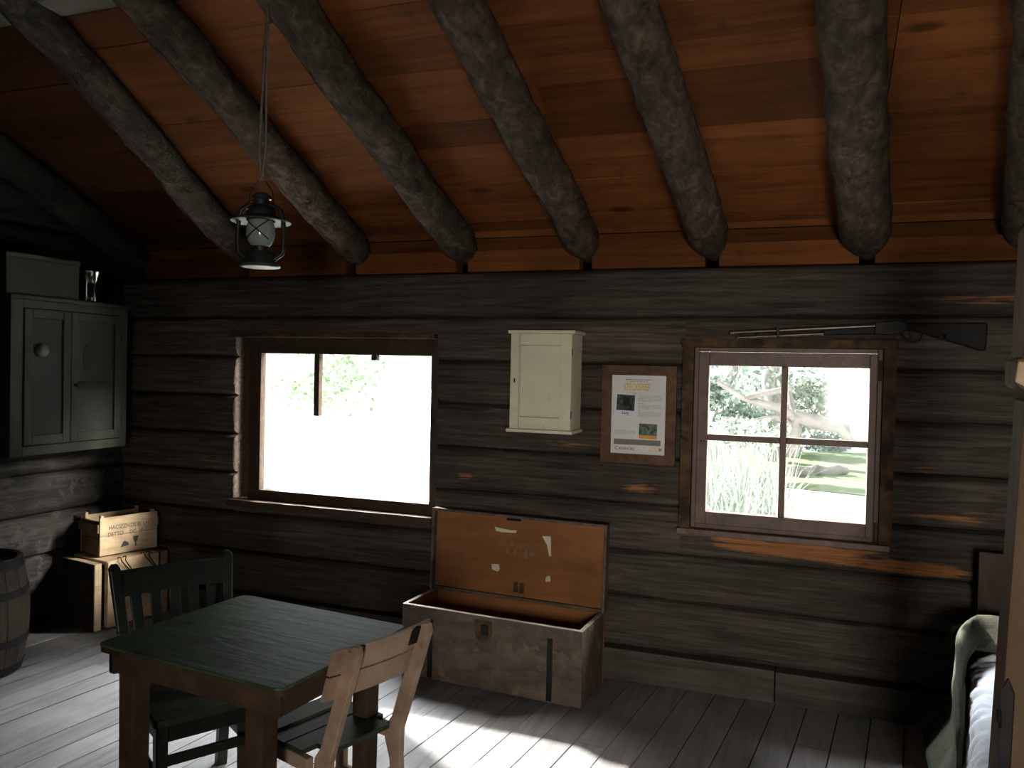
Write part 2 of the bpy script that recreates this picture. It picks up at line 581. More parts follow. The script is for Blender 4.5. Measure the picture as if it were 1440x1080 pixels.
wl = MB()
zz = SEAMS[1:] + [2.2 + .25 * k for k in range(1, 8)]
for i in range(len(zz) - 1):
    z0, z1 = zz[i], zz[i + 1]
    y1 = 4.24 if z1 < 2.5 else min(4.24, 4.185 - (z0 - ZE) / SLOPE)
    y0 = YF if z1 < 2.6 else max(YF, .9 - (y1 - .9))
    if y1 - y0 < .3:
        continue
    if True:
        log_patch(wl, 1, XL - .0, -1, y0, y1, z0, z1, z0, z1, 40 + i, du=.05, nz=12)
wl.box((XL - .2, YF - .2, -.2), (XL - .04, YB + .17, 4.0))
wl.box((XL - .05, YF, .0), (XL + .01, 4.26, .17))
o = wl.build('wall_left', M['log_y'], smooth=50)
o.data.materials.append(M['log_shade'])
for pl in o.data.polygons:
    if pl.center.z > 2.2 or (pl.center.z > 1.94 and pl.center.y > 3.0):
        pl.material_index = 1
tag(o, 'dark left gable wall of stacked logs with grey bark', 'wall', kind='structure')

wr = MB()
for i in range(len(zz) - 1):
    z0, z1 = zz[i], zz[i + 1]
    y1 = 4.24 if z1 < 2.5 else min(4.24, 4.185 - (z0 - ZE) / SLOPE)
    y0 = YF if z1 < 2.6 else max(YF, .9 - (y1 - .9))
    if y1 - y0 < .3:
        continue
    log_patch(wr, 1, XR, 1, y0, y1, z0, z1, z0, z1, 80 + i, du=.15, nz=7)
wr.box((XR + .04, YF - .2, -.2), (XR + .2, YB + .17, 4.0))
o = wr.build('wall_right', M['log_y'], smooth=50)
tag(o, 'right gable wall of stacked logs behind the bed', 'wall', kind='structure')

# front wall behind the viewer, with an unseen doorway added to let in fill light
DX0, DX1, DZ = .25, 1.1, 1.94
wf = MB()
for i in range(1, len(SEAMS) - 1):
    for a_, b_ in (((XL, DX0), (DX1, XR)) if SEAMS[i + 1] <= DZ else ((XL, XR),)):
        log_patch(wf, 0, YF, -1, a_, b_, SEAMS[i], SEAMS[i + 1], SEAMS[i], SEAMS[i + 1], 120 + i, du=.15, nz=7)
wf.box((XL - .2, YF - .17, -.2), (DX0, YF - .045, 2.8))
wf.box((DX1, YF - .17, -.2), (XR + .2, YF - .045, 2.8))
wf.box((DX0, YF - .17, DZ), (DX1, YF - .045, 2.8))
o = wf.build('wall_front', M['log_x'], smooth=50)
tag(o, 'front log wall behind the viewer with an added doorway for fill light', 'wall', kind='structure')

# floor boards, running slightly askew to the room
fl = MB()
fa = R(-7)
fm = Matrix.Rotation(fa, 4, 'Z')
bw = .145
for i in range(-38, 32):
    y = -3.2 + random.uniform(-3.5, 0)
    while y < 5.3:
        ln = random.uniform(3.6, 5.5)
        dz = random.uniform(-.002, .0015)
        fl.box((i * bw + .003, y, -.035), ((i + 1) * bw - .003, y + ln - .003, dz), fm)
        y += ln
fl.box((XL - .2, YF - .2, -.10), (XR + .2, YB + .1, -.03), tone=0)
# keep only what lies inside the walls
keepf, keept = [], []
for f, t in zip(fl.f, fl.t):
    keepf.append(f)
    keept.append(t)
o = fl.build('floor', M['floor'], bevel=0)
bm = bmesh.new()
bm.from_mesh(o.data)
for co, no in (((XL - .1, 0, 0), (-1, 0, 0)), ((XR + .1, 0, 0), (1, 0, 0)), ((0, YB + .1, 0), (0, 1, 0)), ((0, YF - .1, 0), (0, -1, 0))):
    bmesh.ops.bisect_plane(bm, geom=bm.verts[:] + bm.edges[:] + bm.faces[:], plane_co=co, plane_no=no, clear_outer=True)
bm.to_mesh(o.data)
bm.free()
tag(o, 'worn pale grey plank floor', 'floor', kind='structure')

# roof boards
cl = MB()
ln = math.sqrt(1 + SLOPE ** 2)
ca = math.atan(SLOPE)
XJ = [-4.75, -4.15, -3.35, -2.57, -1.84, -1.1, -.42, .3, 1.02, 1.75, 2.2]
for side in (0, 1):
    y_e = 4.75 if side == 0 else -2.6
    d = -1 if side == 0 else 1
    L_ = abs(y_e - .9) * ln
    s = 0
    zedge = roof_z(y_e)
    while s < L_:
        w = random.uniform(.15, .19)
        j = 0
        while j < len(XJ) - 1:
            j2 = min(len(XJ) - 1, j + random.choice((2, 3, 4)))
            if j < 2:
                j2 = min(j2, 2)
            elif j < 3:
                j2 = min(j2, 3 + (random.random() < .3))
            off = random.uniform(0, .008)
            p0 = Vector((XJ[j], y_e + d * s / ln, zedge + SLOPE * s / ln + off))
            p1 = Vector((XJ[j2], y_e + d * (s + w - .004) / ln, zedge + SLOPE * (s + w - .004) / ln + off + random.uniform(0, .006)))
            a = [Vector((p0.x, p0.y, p0.z)), Vector((p1.x - .003, p0.y, p0.z)), Vector((p1.x - .003, p1.y, p1.z)), Vector((p0.x, p1.y, p1.z))]
            up = Vector((0, 0, .03))
            cl.hexa(a, [q + up for q in a], tone=random.uniform(-.42, -.25) if j < 2 else random.uniform(-.1, .5) if j < 3 else random.random())  # left bays get low tones, painting in the dim end of the roof
            j = j2
        s += w
    a = [Vector((-4.75, y_e, zedge + .035)), Vector((2.2, y_e, zedge + .035)), Vector((2.2, .9, roof_z(.9) + .035)), Vector((-4.75, .9, roof_z(.9) + .035))]
    cl.hexa(a, [q + Vector((0, 0, .05)) for q in a], tone=.1)
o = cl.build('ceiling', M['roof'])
tag(o, 'sloping roof of orange brown boards above the rafters', 'ceiling', kind='structure')

# boards closing the gaps between the rafter feet, above the top log
RX = [-4.2, -3.35, -2.57, -1.84, -1.11, -.44, .29, 1.03, 1.8]
bb = MB()
xs = [XL] + RX + [XR]
for k in range(len(xs) - 1):
    g0, g1 = .035, .035
    a, b = xs[k] + (0 if k == 0 else g0), xs[k + 1] - (0 if k == len(xs) - 2 else g1)
    bt_ = (-.4, -.2, .2)[k] if k < 3 else random.uniform(.3, 1)  # leftmost boards darkened to carry the painted roof shade
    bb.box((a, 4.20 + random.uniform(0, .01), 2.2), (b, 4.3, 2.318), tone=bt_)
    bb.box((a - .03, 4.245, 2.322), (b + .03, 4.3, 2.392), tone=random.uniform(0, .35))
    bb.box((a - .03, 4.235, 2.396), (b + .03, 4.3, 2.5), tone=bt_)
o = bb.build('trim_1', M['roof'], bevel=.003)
tag(o, 'short boards between the rafter feet along the top log', 'trim', kind='structure')
# dark core closing the eaves
o = MB().box((XL, 4.305, 2.19), (XR, 4.36, 2.62)).build('trim_2', M['bedwood'])
tag(o, 'dark board behind the rafter feet', 'trim', kind='structure')

bs = MB()
for a, b, h in ((XL, -2.0, .165), (-1.997, -.079, .165), (-.074, XR, .16)):
    bs.box((a, 4.187, 0), (b, 4.30, h))
o = bs.build('baseboard_back', M['base'], bevel=.004)
tag(o, 'greyed plank baseboard along the foot of the log wall', 'baseboard', kind='structure')

# ------------------------------------------------------------------ rafters
RP = [((235, 335), (30, 165)), ((325, 335), (48, 22)), ((500, 352), (203, 0)), ((650, 350), (402, 0)), ((822, 345), (642, 0)), ((1000, 340), (884, 0)), ((1217, 335), (1195, 0)), ((1448, 320), (1478, 0))]
RL = ['dark round log rafter lying against the left gable wall', 'round bark rafter behind the hanging lantern, next to the gable one',
      'round bark rafter whose foot ends above the left part of the large window', 'round bark rafter carrying the lantern rope, foot above the large window',
      'round bark rafter ending above the small cream wall cabinet', 'round bark rafter ending above the left corner of the four-pane window',
      'thick nearly upright looking rafter above the right part of the four-pane window', 'rafter cut off by the right edge of the picture']
RR = [.10, .092, .095, .098, .098, .10, .112, .105]


def roof_hit(px, py, drop):
    d = ray(px, py)
    # plane z = ZE - drop + SLOPE*(4.185-y)
    t = (ZE - drop + SLOPE * (4.185 - CAM.y) - CAM.z) / (d.z + SLOPE * d.y)
    return CAM + d * t


rafter_pts = []
for k, ((b, t), lab) in enumerate(zip(RP, RL)):
    drop = RR[k] + .015
    pb = roof_hit(*b, drop)
    pt = roof_hit(*t, drop)
    dr = (pt - pb)
    e = pb + dr * ((4.30 - pb.y) / dr.y)
    if k == 0:
        e.x = pb.x = -4.215
        pt.x = e.x
        dr = pt - e
    top = pb + (pt - pb) * ((1.0 - pb.y) / (pt.y - pb.y))
    top.x = min(max(top.x, e.x - .9), e.x + .9)
    n_ = 60
    pts, rs = [], []
    for i in range(n_ + 1):
        f = i / n_
        p = e.lerp(top, f)
        p += Vector((.018 * noise.noise((p.y * 1.5, k * 5.0, 1)), 0, .010 * noise.noise((p.y * 1.7, k * 5.0, 9))))
        rr = RR[k] * (1.04 - .10 * f)
        if f < .045:
            rr *= .45 + .55 * f / .045
        pts.append(p)
        rs.append(rr)
    rafter_pts.append((e, top))
    o = MB().tube(pts, rs, n=22, wob=.10, wsc=7).build('roof_rafter', M['bark_deep_shade'] if k == 0 else M['bark_mid'] if k == 1 else M['bark'], smooth=60)
    tag(o, lab, 'rafter', 'round log rafters under the roof boards')
# cross beam touching the top left corner of the view
p0 = on(5, 12, 1, 2.55)
o = MB().tube([Vector((XL - .02, 2.5, p0.z)), Vector((-3.0, 2.5, p0.z)), Vector((-1, 2.5, p0.z)), Vector((XR, 2.5, p0.z))], [.075] * 4, n=14)
bz = on(52, 12, 1, 2.5)
o = MB().box((XL - .02, 2.44, bz.z), (XR + .02, 2.60, bz.z + .13)).build('roof_purlin', M['beam'], bevel=.015)
tag(o, 'pale squared cross beam in the top left corner below the rafters', 'beam')


# ------------------------------------------------------------------ windows
def frame_boxes(mb, x0, x1, z0, z1, w, y0, y1):
    mb.box((x0, y0, z0), (x0 + w, y1, z1))
    mb.box((x1 - w, y0, z0), (x1, y1, z1))
    mb.box((x0 + w, y0, z0), (x1 - w, y1, z0 + w))
    mb.box((x0 + w, y0, z1 - w), (x1 - w, y1, z1))


# right: four panes
w2 = thing('window_2', 'small four-pane wooden window looking onto the garden, right of the framed notice', 'window', (-.07, 4.2, .84), kind='structure')
O2 = Vector((-.07, 4.2, .84))


def part2(mb, name, mat, parent=w2, bevel=.004):
    mb.v = [p - O2 for p in mb.v]
    return mb.build(name, mat, parent, bevel=bevel)


def rough_board(x0, x1, y0, y1, z0, z1, axis, amp, seed):
    """A board with a ragged front edge."""
    mb = MB()
    n = 40
    for i in range(n):
        f0, f1 = i / n, (i + 1) / n
        a0 = amp * noise.noise((f0 * 9, seed, 0))
        a1 = amp * noise.noise((f1 * 9, seed, 0))
        if axis == 2:
            za, zb = z0 + (z1 - z0) * f0, z0 + (z1 - z0) * f1
            mb.hexa([(x0, y0 + a0, za), (x1, y0 + a0, za), (x1, y1, za), (x0, y1, za)], [(x0, y0 + a1, zb), (x1, y0 + a1, zb), (x1, y1, zb), (x0, y1, zb)], tone=.5)
        else:
            xa, xb = x0 + (x1 - x0) * f0, x0 + (x1 - x0) * f1
            mb.hexa([(xa, y0 + a0, z0), (xb, y0 + a1, z0), (xb, y1, z0), (xa, y1, z0)], [(xa, y0 + a0, z1), (xb, y0 + a1, z1), (xb, y1, z1), (xa, y1, z1)], tone=.5)
    return mb


part2(rough_board(-.57, -.515, 4.165, 4.30, .84, 1.815, 2, .012, 3), 'side_casing', M['casing'], bevel=0)
part2(rough_board(.375, .43, 4.165, 4.30, .84, 1.815, 2, .012, 5), 'side_casing', M['casing'], bevel=0)
part2(rough_board(-.575, .435, 4.15, 4.30, 1.785, 1.825, 0, .012, 8), 'head_casing', M['casing'], bevel=0)
part2(rough_board(-.575, .42, 4.14, 4.30, .825, .85, 0, .012, 12), 'sill', M['frame'], bevel=0)
mb = MB()
frame_boxes(mb, -.513, .373, .852, 1.784, .022, 4.19, 4.27)
part2(mb, 'outer_frame', M['frame'])
mb = MB()
mb.box((-.49, 4.18, .874), (-.437, 4.235, 1.76))
mb.box((.316, 4.18, .874), (.35, 4.235, 1.76))
mb.box((-.437, 4.18, .874), (.316, 4.235, .94))
mb.box((-.437, 4.18, 1.69), (.316, 4.235, 1.76))
part2(mb, 'sash', M['frame'])
part2(MB().box((-.086, 4.185, .94), (-.054, 4.232, 1.69)), 'muntin', M['frame'])
part2(MB().box((-.437, 4.187, 1.306), (-.086, 4.230, 1.338)).box((-.054, 4.187, 1.306), (.316, 4.230, 1.338)), 'muntin', M['frame'])
for x0, x1, z0, z1 in ((-.437, -.086, .94, 1.306), (-.054, .316, .94, 1.306), (-.437, -.086, 1.338, 1.69), (-.054, .316, 1.338, 1.69)):
    part2(MB().box((x0, 4.208, z0), (x1, 4.212, z1)), 'pane', M['glass'], bevel=0)
for z in (.90, 1.68):
    part2(MB().tube([(.362, 4.18, z - .05), (.362, 4.18, z + .05)], .007, n=10), 'hinge', M['gunmetal'], bevel=0)
part2(MB().lathe([(.0, -.006), (.009, -.004), (.009, .004), (.0, .006)], n=12, c=(-.462, 4.176, 1.30), closed=False), 'catch', M['gunmetal'], bevel=0)

# left: wide window
O1 = Vector((-2.6, 4.25, .8))
w1 = thing('window_1', 'wide bright window with white glare left of the open chest', 'window', O1, kind='structure')


def part1(mb, name, mat, bevel=.004):
    mb.v = [p - O1 for p in mb.v]
    return mb.build(name, mat, w1, bevel=bevel)


part1(rough_board(-3.42, -1.98, 4.15, 4.34, 1.815, 1.842, 0, .015, 21), 'head_casing', M['casing'], bevel=0)
part1(rough_board(-3.44, -3.29, 4.295, 4.36, .78, 1.815, 2, .003, 22), 'side_casing', M['dframe'], bevel=0)
part1(rough_board(-3.42, -1.98, 4.15, 4.34, .74, .78, 0, .012, 25), 'sill', M['dframe'], bevel=0)
mb = MB()
mb.box((-3.315, 4.225, .78), (-3.225, 4.258, 1.815))
mb.box((-2.03, 4.225, .78), (-1.98, 4.30, 1.815))
mb.box((-3.225, 4.225, .78), (-2.03, 4.30, .845))
mb.box((-3.225, 4.225, 1.715), (-2.03, 4.30, 1.815))
part1(mb, 'sash', M['dframe'])
# the glazing bars as far as the photograph shows them: one reaching part way down, one short stub
part1(MB().box((-2.838, 4.235, 1.33), (-2.80, 4.275, 1.715)), 'muntin', M['dframe'])
part1(MB().box((-2.437, 4.235, 1.683), (-2.40, 4.275, 1.715)), 'muntin', M['dframe'])
part1(MB().box((-3.225, 4.252, .845), (-2.03, 4.256, 1.715)), 'pane', M['glass'], bevel=0)

# ------------------------------------------------------------------ table
T = thing('kitchen_table', 'square wooden table with dark green top and brown legs between the two chairs', 'table', (-1.668, 2.197, 0), R(-6.2))
hw, hd = .38, .318
rc = .03
poly = []
for cx_, cy_, a0 in ((hw - rc, hd - rc, 0), (-hw + rc, hd - rc, 90), (-hw + rc, -hd + rc, 180), (hw - rc, -hd + rc, 270)):
    for q in range(5):
        a = R(a0 + q * 22.5)
        poly.append((cx_ + rc * math.cos(a), cy_ + rc * math.sin(a)))
MB().prism(poly, .009, (0, 0, .741), (1, 0, 0), (0, 1, 0)).build('tabletop', M['table_top'], T, bevel=.003)
MB().prism([(p[0] * .996, p[1] * .996) for p in poly], .017, (0, 0, .7238), (1, 0, 0), (0, 1, 0)).build('tabletop_underlay', M['table_leg'], T, bevel=.004)['label'] = 'worn brown table edge'
ax0, ax1, ay = -hw + .055, hw - .014, hd - .016
for sx in (-1, 1):
    for sy in (-1, 1):
        x = ax0 + .045 if sx < 0 else ax1 - .112
        y = sy * (ay - .05)
        b = .030
        MB().hexa([(x - b, y - b, 0), (x + b, y - b, 0), (x + b, y + b, 0), (x - b, y + b, 0)],
                  [(x - .034, y - .034, .7235), (x + .034, y - .034, .7235), (x + .034, y + .034, .7235), (x - .034, y + .034, .7235)]).build('leg', M['table_leg'], T, bevel=.006)
for s_ in (-1, 1):
    box('apron', (ax0, s_ * (ay - .008) - .008, .662), (ax1, s_ * (ay - .008) + .008, .7235), M['table_leg'], T)
for xe in (ax0 + .008, ax1 - .008):
    box('apron', (xe - .008, -ay + .0165, .662), (xe + .008, ay - .0165, .7235), M['table_leg'], T)
dr = box('drawer', (ax0 - .032, -ay + .012, .648), (ax0 - .001, ay - .09, .7225), M['dchair'], T, bevel=.008)
dr['label'] = 'dark end drawer front'

# ------------------------------------------------------------------ dark chair
D = thing('slat_back_chair', 'dark green slat-back wooden chair at the left side of the table', 'chair', (-2.098, 2.39, 0), R(-31))
for s in (-1, 1):
    pts = [(-.225, 0, .18), (-.19, .25, .178), (-.185, .43, .18), (-.235, .62, .197), (-.295, .845, .215)]
    mb = MB()
    for (xa, za, ya), (xb, zb, yb) in zip(pts, pts[1:]):
        ya, yb = s * ya, s * yb
        mb.hexa([(xa - .02, ya - .02, za), (xa + .02, ya - .02, za), (xa + .02, ya + .02, za), (xa - .02, ya + .02, za)],
                [(xb - .02, yb - .02, zb), (xb + .02, yb - .02, zb), (xb + .02, yb + .02, zb), (xb - .02, yb + .02, zb)])
    xa, za, y = pts[-1]
    y *= s
    mb.hexa([(xa - .02, y - .02, za), (xa + .02, y - .02, za), (xa + .02, y + .02, za), (xa - .02, y + .02, za)],
            [(xa - .017, y - .01, za + .018), (xa + .013, y - .01, za + .018), (xa + .013, y + .01, za + .018), (xa - .017, y + .01, za + .018)])
    mb.build('rear_post', M['dchair'], D, bevel=.004)
    MB().hexa([(.165, s * .17 - .018, 0), (.20, s * .17 - .018, 0), (.20, s * .17 + .018, 0), (.165, s * .17 + .018, 0)],
              [(.155, s * .17 - .021, .405), (.198, s * .17 - .021, .405), (.198, s * .17 + .021, .405), (.155, s * .17 + .021, .405)]).build('leg', M['dchair'], D, bevel=.004)
    box('stretcher', (-.185, s * .178 - .01, .20), (.165, s * .178 + .01, .235), M['dchair'], D)
    box('seat_rail', (-.175, s * .17 - .012, .34), (.155, s * .17 + .012, .405), M['dchair'], D)
box('stretcher', (.168, -.15, .25), (.186, .15, .285), M['dchair'], D)
box('seat_rail', (.16, -.149, .335), (.185, .149, .405), M['dchair'], D)
MB().prism([(-.175, -.195), (.215, -.205), (.225, -.19), (.225, .19), (.215, .205), (-.175, .195)], .028, (0, 0, .405), (1, 0, 0), (0, 1, 0)).build('seat', M['dseat'], D, bevel=.008)
# curved top rail
def curved_board(mb, xf, y0, y1, z0, z1, th, bow, n=10, lean=.0):
    for i in range(n):
        f0, f1 = i / n, (i + 1) / n
        ya, yb = y0 + (y1 - y0) * f0, y0 + (y1 - y0) * f1
        xa = xf + bow * (4 * (f0 - .5) ** 2)
        xb = xf + bow * (4 * (f1 - .5) ** 2)
        mb.hexa([(xa - th, ya, z0), (xa, ya, z0), (xb, yb, z0), (xb - th, yb, z0)],
                [(xa - th - lean, ya, z1), (xa - lean, ya, z1), (xb - lean, yb, z1), (xb - th - lean, yb, z1)], tone=.5)
    bm_ = mb
    return bm_


curved_board(MB(), -.258, -.192, .192, .745, .838, .022, .012, lean=.022).build('top_rail', M['dchair'], D, smooth=40)
curved_board(MB(), -.19, -.163, .163, .47, .51, .02, .006, lean=.008).build('lower_rail', M['dchair'], D, smooth=40)
for k in range(5):
    y = -.13 + k * .065
    yt = y * 1.12
    MB().hexa([(-.212, y - .019, .508), (-.200, y - .019, .508), (-.200, y + .019, .508), (-.212, y + .019, .508)],
              [(-.278, yt - .021, .748), (-.264, yt - .021, .748), (-.264, yt + .021, .748), (-.278, yt + .021, .748)]).build('slat', M['dchair'], D, bevel=.002)

# ------------------------------------------------------------------ pale chair
P = thing('folding_chair', 'pale brown wooden chair with green slatted seat at the right side of the table', 'chair', (-1.412, 2.284, 0), R(162.2))
for s in (-1, 1):
    y = s * .150
    mb = MB()
    prof = [(-.250, .815), (-.222, .797), (-.108, .47), (-.080, .43), (-.076, .385), (-.100, .32), (-.135, 0), (-.18, 0), (-.148, .34), (-.150, .43), (-.272, .79), (-.265, .815)]
    mb.prism([(px_, pz_) for px_, pz_ in prof], .024, (0, y + .012, 0), (1, 0, 0), (0, 0, 1))
    mb.build('rear_post', M['pchair'], P, bevel=.004)
    MB().hexa([(.15, s * .165 - .012, 0), (.19, s * .165 - .012, 0), (.19, s * .165 + .012, 0), (.15, s * .165 + .012, 0)],
              [(.15, s * .165 - .012, .379), (.195, s * .165 - .012, .379), (.195, s * .165 + .012, .379), (.15, s * .165 + .012, .379)]).build('leg', M['pchair'], P, bevel=.003)
    box('seat_rail', (-.065, s * .165 - .013, .380), (.205, s * .165 + .013, .425), M['pchair'], P)
    box('stretcher', (-.115, s * .163 - .008, .18), (.155, s * .163 + .008, .21), M['pchair'], P)
# the backrest: two bowed boards in front of the posts with a narrow gap
for z0, z1, x0 in ((.640, .718, -.180), (.724, .806, -.2065)):
    curved_board(MB(), x0 + .002, -.205, .205, z0, z1, .012, .022, n=14, lean=.025).build('back_board', M['pchair'], P, smooth=40)
for s in (-1, 1):
    b_ = MB().prism([(-.02, -.03), (.02, -.03), (.02, .02), (.0, .035), (-.02, .03)], .006, (-.2295, s * .121, .772), (0, 1, 0), (-.3, 0, .954)).build('corner_bracket', M['iron'], P, bevel=.001)
    b_['label'] = 'dark worn patch at the corner'
for k, (xa, xb) in enumerate(((-.115, -.04), (-.031, .045), (.054, .125), (.134, .225))):
    z = .434 - (.008 if k in (1, 2) else .0)
    wdt = (.122, .172, .176, .176)[k]
    curved_board(MB(), xb, -wdt, wdt, z, z + .016, xb - xa, .0, n=4).build('seat_slat', M['pseat'], P, bevel=0)

# ------------------------------------------------------------------ open chest
CH = thing('storage_chest', 'long dark painted wooden chest with its lid open against the log wall', 'chest', (-1.457, 3.755, 0), R(-3.6))
CL, CD_, CH_ = .505, .375, .385        # half length, depth, height
t_ = .022
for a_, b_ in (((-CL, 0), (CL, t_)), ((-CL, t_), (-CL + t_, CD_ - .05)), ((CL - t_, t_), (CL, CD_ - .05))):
    MB().box((a_[0], a_[1], CH_ + .0003), (b_[0], b_[1], CH_ + .002)).build('lit_rim', M['rim'], CH)['label'] = 'top edge with window light painted pale'  # pale strips stand in for window light on the top edges
mb = MB()
mb.box((-CL, 0, .012), (CL, t_, CH_))
mb.build('front_board', M['chest_out'], CH, bevel=.003)
MB().box((-CL, t_, .012), (-CL + t_, CD_ - t_, CH_)).build('end_board', M['chest_out'], CH, bevel=.003)
MB().box((CL - t_, t_, .012), (CL, CD_ - t_, CH_)).build('end_board', M['chest_out'], CH, bevel=.003)
MB().box((-CL, CD_ - t_, .012), (CL, CD_, CH_)).build('back_board', M['chest_in'], CH, bevel=.003)
MB().box((-CL + t_, t_, .02), (CL - t_, CD_ - t_, .04)).build('bottom_board', M['chest_in'], CH)
li = MB()
li.box((-CL + t_, t_, .04), (CL - t_, t_ + .004, CH_ - .012))
li.box((-CL + t_, t_, .04), (-CL + t_ + .004, CD_ - t_, CH_ - .012))
li.box((CL - t_ - .004, t_, .04), (CL - t_, CD_ - t_, CH_ - .012))
li.box((-CL + t_, CD_ - t_ - .004, .04), (CL - t_, CD_ - t_, CH_ - .004))
li.build('inner_lining', M['chest_in'], CH)['label'] = 'bare orange wood inside'
for x in (-CL + .16, CL - .18):
    st = MB().box((x, -.006, .02), (x + .028, -.001, .33)).build('iron_strap', M['iron'], CH, bevel=.001)
lk = MB().prism([(-.045, .06), (.05, .06), (.055, .0), (.03, -.05), (-.01, -.055), (-.04, -.02)], .003, (-.03, -.0005, .305), (1, 0, 0), (0, 0, 1)).build('lock_plate', M['casing'], CH, bevel=0)
lk['label'] = 'bare patch around the lock'
MB().box((-.035, -.010, .292), (.005, -.004, .345)).build('lock', M['iron'], CH, bevel=.003)
# lid: a shallow tray standing upright on its back edge, leaning a touch backwards
lid = MB()
LH = .46
lm = Matrix.Translation((0, CD_ - .012, CH_ + .003)) @ Matrix.Rotation(R(-2.0), 4, 'X')
L0, L1 = -CL - .012, CL + .012
mb = MB()
mb.box((L0 + .014, -.012, .015), (L1 - .014, .004, LH - .015), lm)
lidp = mb.build('lid', M['chest_in'], CH, bevel=.002)
mb = MB()
mb.box((L0, -.05, 0), (L0 + .014, .006, LH), lm)
mb.box((L1 - .014, -.05, 0), (L1, .006, LH), lm)
mb.box((L0 + .014, -.05, LH - .015), (L1 - .014, .006, LH), lm)
mb.box((L0 + .014, -.030, 0), (L1 - .014, .006, .015), lm)
rim = mb.build('lid_rim', M['chest_out'], lidp, bevel=.002)
def scrap(x, z, pts):
    mb = MB()
    mb.prism(pts, .0015, lm @ Vector((x, -.0125, z)), lm.to_3x3() @ Vector((1, 0, 0)), lm.to_3x3() @ Vector((0, 0, 1)))
    mb.build('paper_scrap', M['scrap'], lidp)
scrap(-.13, .365, [(-.01, .018), (.02, .014), (.09, .008), (.125, .012), (.12, -.004), (.03, -.008), (.0, -.004)])
scrap(.145, .345, [(0, .015), (.05, .018), (.055, -.085), (.045, -.09), (.03, -.03)])
scrap(-.125, .155, [(-.025, .02), (.02, .024), (.026, -.005), (.015, -.018), (-.02, -.01)])
scrap(.185, .135, [(-.012, -.0), (.0, .015), (.014, .012), (.018, -.012), (-.01, -.018)])
def flat_on_lid(name, x, z, pts, mat, off=-.0135):
    mb = MB()
    mb.prism(pts, .001, lm @ Vector((x, off, z)), lm.to_3x3() @ Vector((1, 0, 0)), lm.to_3x3() @ Vector((0, 0, 1)))
    return mb.build(name, mat, lidp)
for x, z, w, h in ((-.055, .27, .012, .05), (-.01, .255, .014, .045), (.025, .28, .018, .035), (.055, .25, .02, .05), (.09, .275, .03, .05), (-.03, .30, .02, .02)):
    flat_on_lid('dark_stain', x, z, [(-w * .5, -h * .5), (w * .2, -h * .55), (w * .5, -h * .1), (w * .3, h * .45), (-w * .2, h * .5), (-w * .4, .1 * h)], M['crate_dark'])
for x in (.0, .035):
    flat_on_lid('label_remnant', x, .065, [(-.014, -.03), (.015, -.028), (.013, .03), (-.012, .028)], M['casing'])
MB().box((-.06, -.034, LH - .032), (.02, -.0125, LH - .0155), lm).build('hasp', M['iron'], lidp, bevel=.002)
for x in (-.3, .3):
    MB().box((x - .03, CD_ - .03, CH_ - .001), (x + .03, CD_ - .008, CH_ + .0025)).build('hinge', M['iron'], CH)

# ------------------------------------------------------------------ crates on the left
def lined_crate():
    G = thing('shipping_crate', 'large old wooden crate on the floor in the left corner under the stencilled crate', 'crate', (-4.085, 3.925, 0), R(-11))
    # body between two framed ends; local y runs along the wall, +x faces the room
    hx, hy, h = .175, .25, .418
    mb = MB()
    mb.box((-hx, -hy + .075, .012), (hx, hy - .075, h))
    body = mb.build('body', M['crate'], G, bevel=.006)
    for s in (-1, 1):
        y0, y1 = (-hy + .030, -hy + .068) if s < 0 else (hy - .068, hy - .030)
        mb = MB()
        mb.box((-hx + .02, y0 - .008, .02), (hx - .02, y1 + .008, h - .02))
        mb.build('gap_board', M['iron'], G)
        ya, yb = (-hy, -hy + .045) if s < 0 else (hy - .045, hy)
        e = MB().box((-hx, ya, .006), (hx, yb, h - .004)).build('end_board', M['crate'] if s < 0 else M['crate_dark'], G, bevel=.005)
    MB().box((-hx, -hy - .004, .006), (hx - .004, -hy - .0005, h - .006)).build('end_shade_panel', M['crate_end_shade'], G)['label'] = 'thin panel painted as the shaded crate end'  # added dark panel paints shade onto the near end
    for s in (-1, 1):
        mb = MB().box((hx + .0005, s * (hy - .105) - .028, .012), (hx + .012, s * (hy - .105) + .028, h - .004))
        mb.build('batten', M['crate'], G, bevel=.003)
    # bent wire clasps over the front top edge
    for y in (-.075, .085):
        for dy in (-.018, .018):
            MB().tube([(hx - .018, y + dy, h + .004), (hx - .008, y + dy, h + .012), (hx + .012, y + dy, h + .016), (hx + .018, y + dy * .7, h - .01),
                       (hx + .016, y + .05 + dy * .4, h - .075), (hx + .014, y + .06, h - .085)], .0035, n=6).build('wire_clasp', M['iron'], G, smooth=60)
    return G


lined_crate()
K = thing('stencilled_crate', 'open pale wooden crate with stencilled lettering standing on the larger crate', 'crate', (-4.01, 3.955, .420), R(-16))
